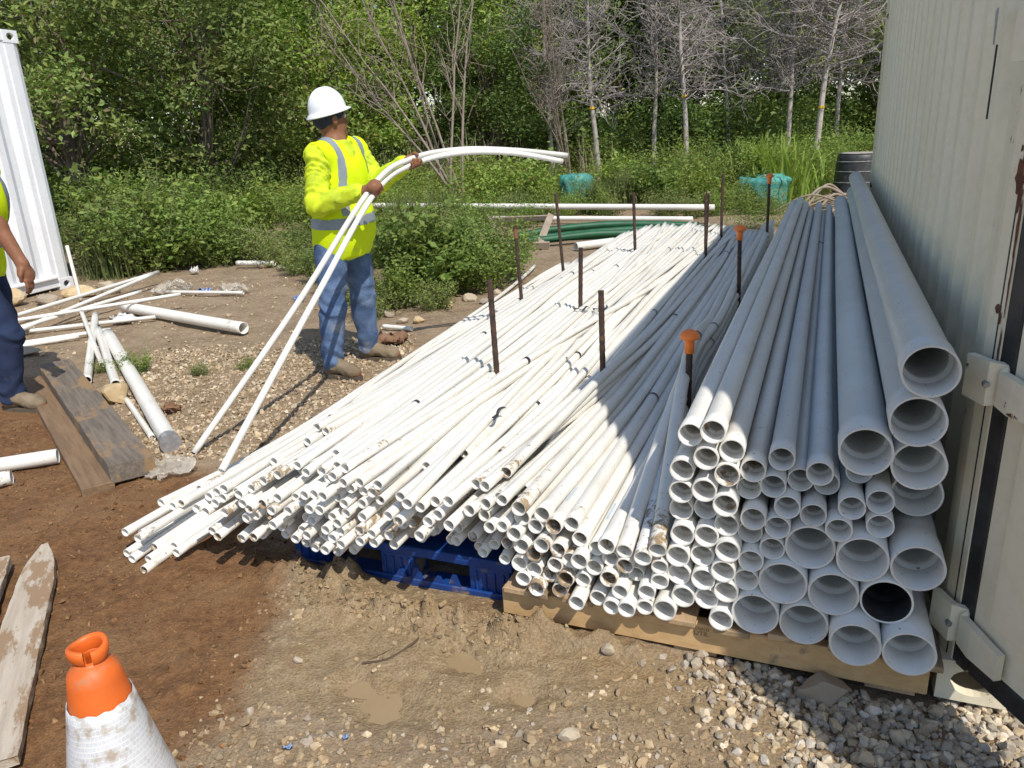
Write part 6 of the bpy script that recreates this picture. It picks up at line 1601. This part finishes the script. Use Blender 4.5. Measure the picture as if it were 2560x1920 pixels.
# --- dead bare trees
def dead_proto(seed, H, z0, nb, bl, ntw, lean=0., spread=.55):
    rs = np.random.default_rng(seed); tr, _ = bend_path((0, 0, -.1), (lean, 0, 1), H, 12, rs, .035); T = [(tr, .062, .012)]; B = []
    for k in range(nb):
        t = rs.uniform(z0 / H, .97) * 11.99; i = int(t); p = tr[i] + (tr[i + 1] - tr[i]) * (t - i); a = rs.uniform(0, 6.28); L = bl * rs.uniform(.5, 1.1) * (1.15 - .6 * t / 12)
        path, d = bend_path(p, (math.cos(a), math.sin(a), rs.uniform(.05, spread)), L, 6, rs, .16, .03); B.append((path, .015, .0045))
        for q in range(ntw):
            t2 = rs.uniform(.15, 1) * 5.99; j = int(t2); p2 = path[j] + (path[j + 1] - path[j]) * (t2 - j); d2 = unit(path[j + 1] - path[j]) + rs.normal(0, .75, 3)
            tw, _ = bend_path(p2, d2, L * rs.uniform(.18, .5), 4, rs, .28, .02); B.append((tw, .0075, .0032))
            if q % 2 == 0:
                tw2, _ = bend_path(tw[2], unit(tw[3] - tw[2]) + rs.normal(0, .8, 3), L * rs.uniform(.1, .28), 3, rs, .3); B.append((tw2, .0055, .003))
    return tree_tubes(T, 9), tree_tubes(B, 5)
DP = [dead_proto(401, 5.6, 1.75, 84, 1.5, 11), dead_proto(402, 5.2, 1.9, 80, 1.4, 11), dead_proto(403, 5.8, 2.0, 88, 1.7, 11)]
DT = [shared('dead_trunk', *p[0], dead_m) for p in DP]; DB = [shared('dead_branches', *p[1], deadt_m) for p in DP]
def dead(x, y, k, sc, label, rib=None, rz=None, group='dead bare trees'):
    r = empty('dead_tree', (x, y, float(gheight(x, y))), random.uniform(0, 6.28) if rz is None else rz, label=label, cat='tree', group=group); r.scale = (sc,) * 3
    ob('trunk', DT[k], r); ob('branches', DB[k], r)
    if rib:
        mb = MB(); c = DP[k][0][0].reshape(13, 9, 3).mean(1); zz = c[:, 2]; p = np.array([np.interp(rib, zz, c[:, q]) for q in range(3)])
        mb.tube([p - ZZ * .018, p + ZZ * .022], .062, 9); mb.build('ribbon', ribbon_m, r)
    return r
dead(2.05, 16.6, 1, 1.0, 'dead tree with yellow ribbon left of the second ribboned trunk', 1.65)
dead(3.95, 17.0, 0, 1.02, 'dead tree with yellow ribbon above the far green hoses', 1.75)
dead(3.55, 18.6, 1, 1.0, 'thin dead trunk close behind the second ribboned trunk')
dead(5.35, 18.8, 2, .95, 'slim dead tree in the middle gap of the dead row')
dead(6.75, 17.2, 2, 1.15, 'pale thick dead trunk with yellow ribbon above the bright grass', 1.25)
dead(6.55, 18.4, 0, 1.05, 'dead trunk just left of and behind the pale thick one')
dead(6.25, 17.4, 1, 1.0, 'darker dead trunk standing left of the pale thick one')
dead(9.35, 18.2, 1, 1.15, 'mottled pale dead tree nearest the container edge')
dead(8.1, 19.3, 0, 1.1, 'dead tree with bent broken limb right of the pale trunk')
dead(1.2, 18.4, 0, 1.0, 'slim grey dead tree farthest left in the dead row')
# leaning multi-stem bare tree behind the worker
rs = np.random.default_rng(500); T = []; B = []
for a, L, ln in [(-.55, 4.6, 1), (-.28, 5.2, 1), (-.42, 5.0, 1), (-.10, 5.2, 1), (-.75, 4.2, 1), (.12, 4.8, 1), (-.2, 4.6, 1)]:
    tr, _ = bend_path((rs.normal(0, .12), rs.normal(0, .12), -.1), (a * .8, rs.normal(0, .12), 1), L, 9, rs, .05, .01); T.append((tr, .027, .008))
    for q in range(13):
        t = rs.uniform(2.5, 8.9); i = int(t); p = tr[i] + (tr[i + 1] - tr[i]) * (t - i)
        br, _ = bend_path(p, (a + rs.normal(0, .4), rs.normal(0, .4), 1.0), rs.uniform(.5, 1.5), 6, rs, .14, .04); B.append((br, .009, .0035))
        for w_ in range(4):
            tw, _ = bend_path(br[rs.integers(1, 6)], rs.normal(0, .5, 3) + [a * .4, 0, .6], rs.uniform(.2, .6), 4, rs, .22); B.append((tw, .005, .0028))
brs_m = mat('brown_bare_bark', (.30, .24, .19), (.22, .17, .13), 9, .9, bump=.4, bs=30)
st_t = shared('bare_stems', *tree_tubes(T, 7), brs_m); st_b = shared('bare_branches', *tree_tubes(B, 4), brs_m)
for x, y, rz, sc, lb in [(-.75, 14.2, .1, 1.0, 'leaning multi-stemmed bare tree right of the worker’s head'), (1.35, 16.9, 1.4, .85, 'brown bare stem cluster left of the first ribboned trunk')]:
    r = empty('bare_tree', (x, y, float(gheight(x, y))), rz, label=lb, cat='tree', group='bare brown trees'); r.scale = (sc,) * 3
    ob('stems', st_t, r); ob('branches', st_b, r)
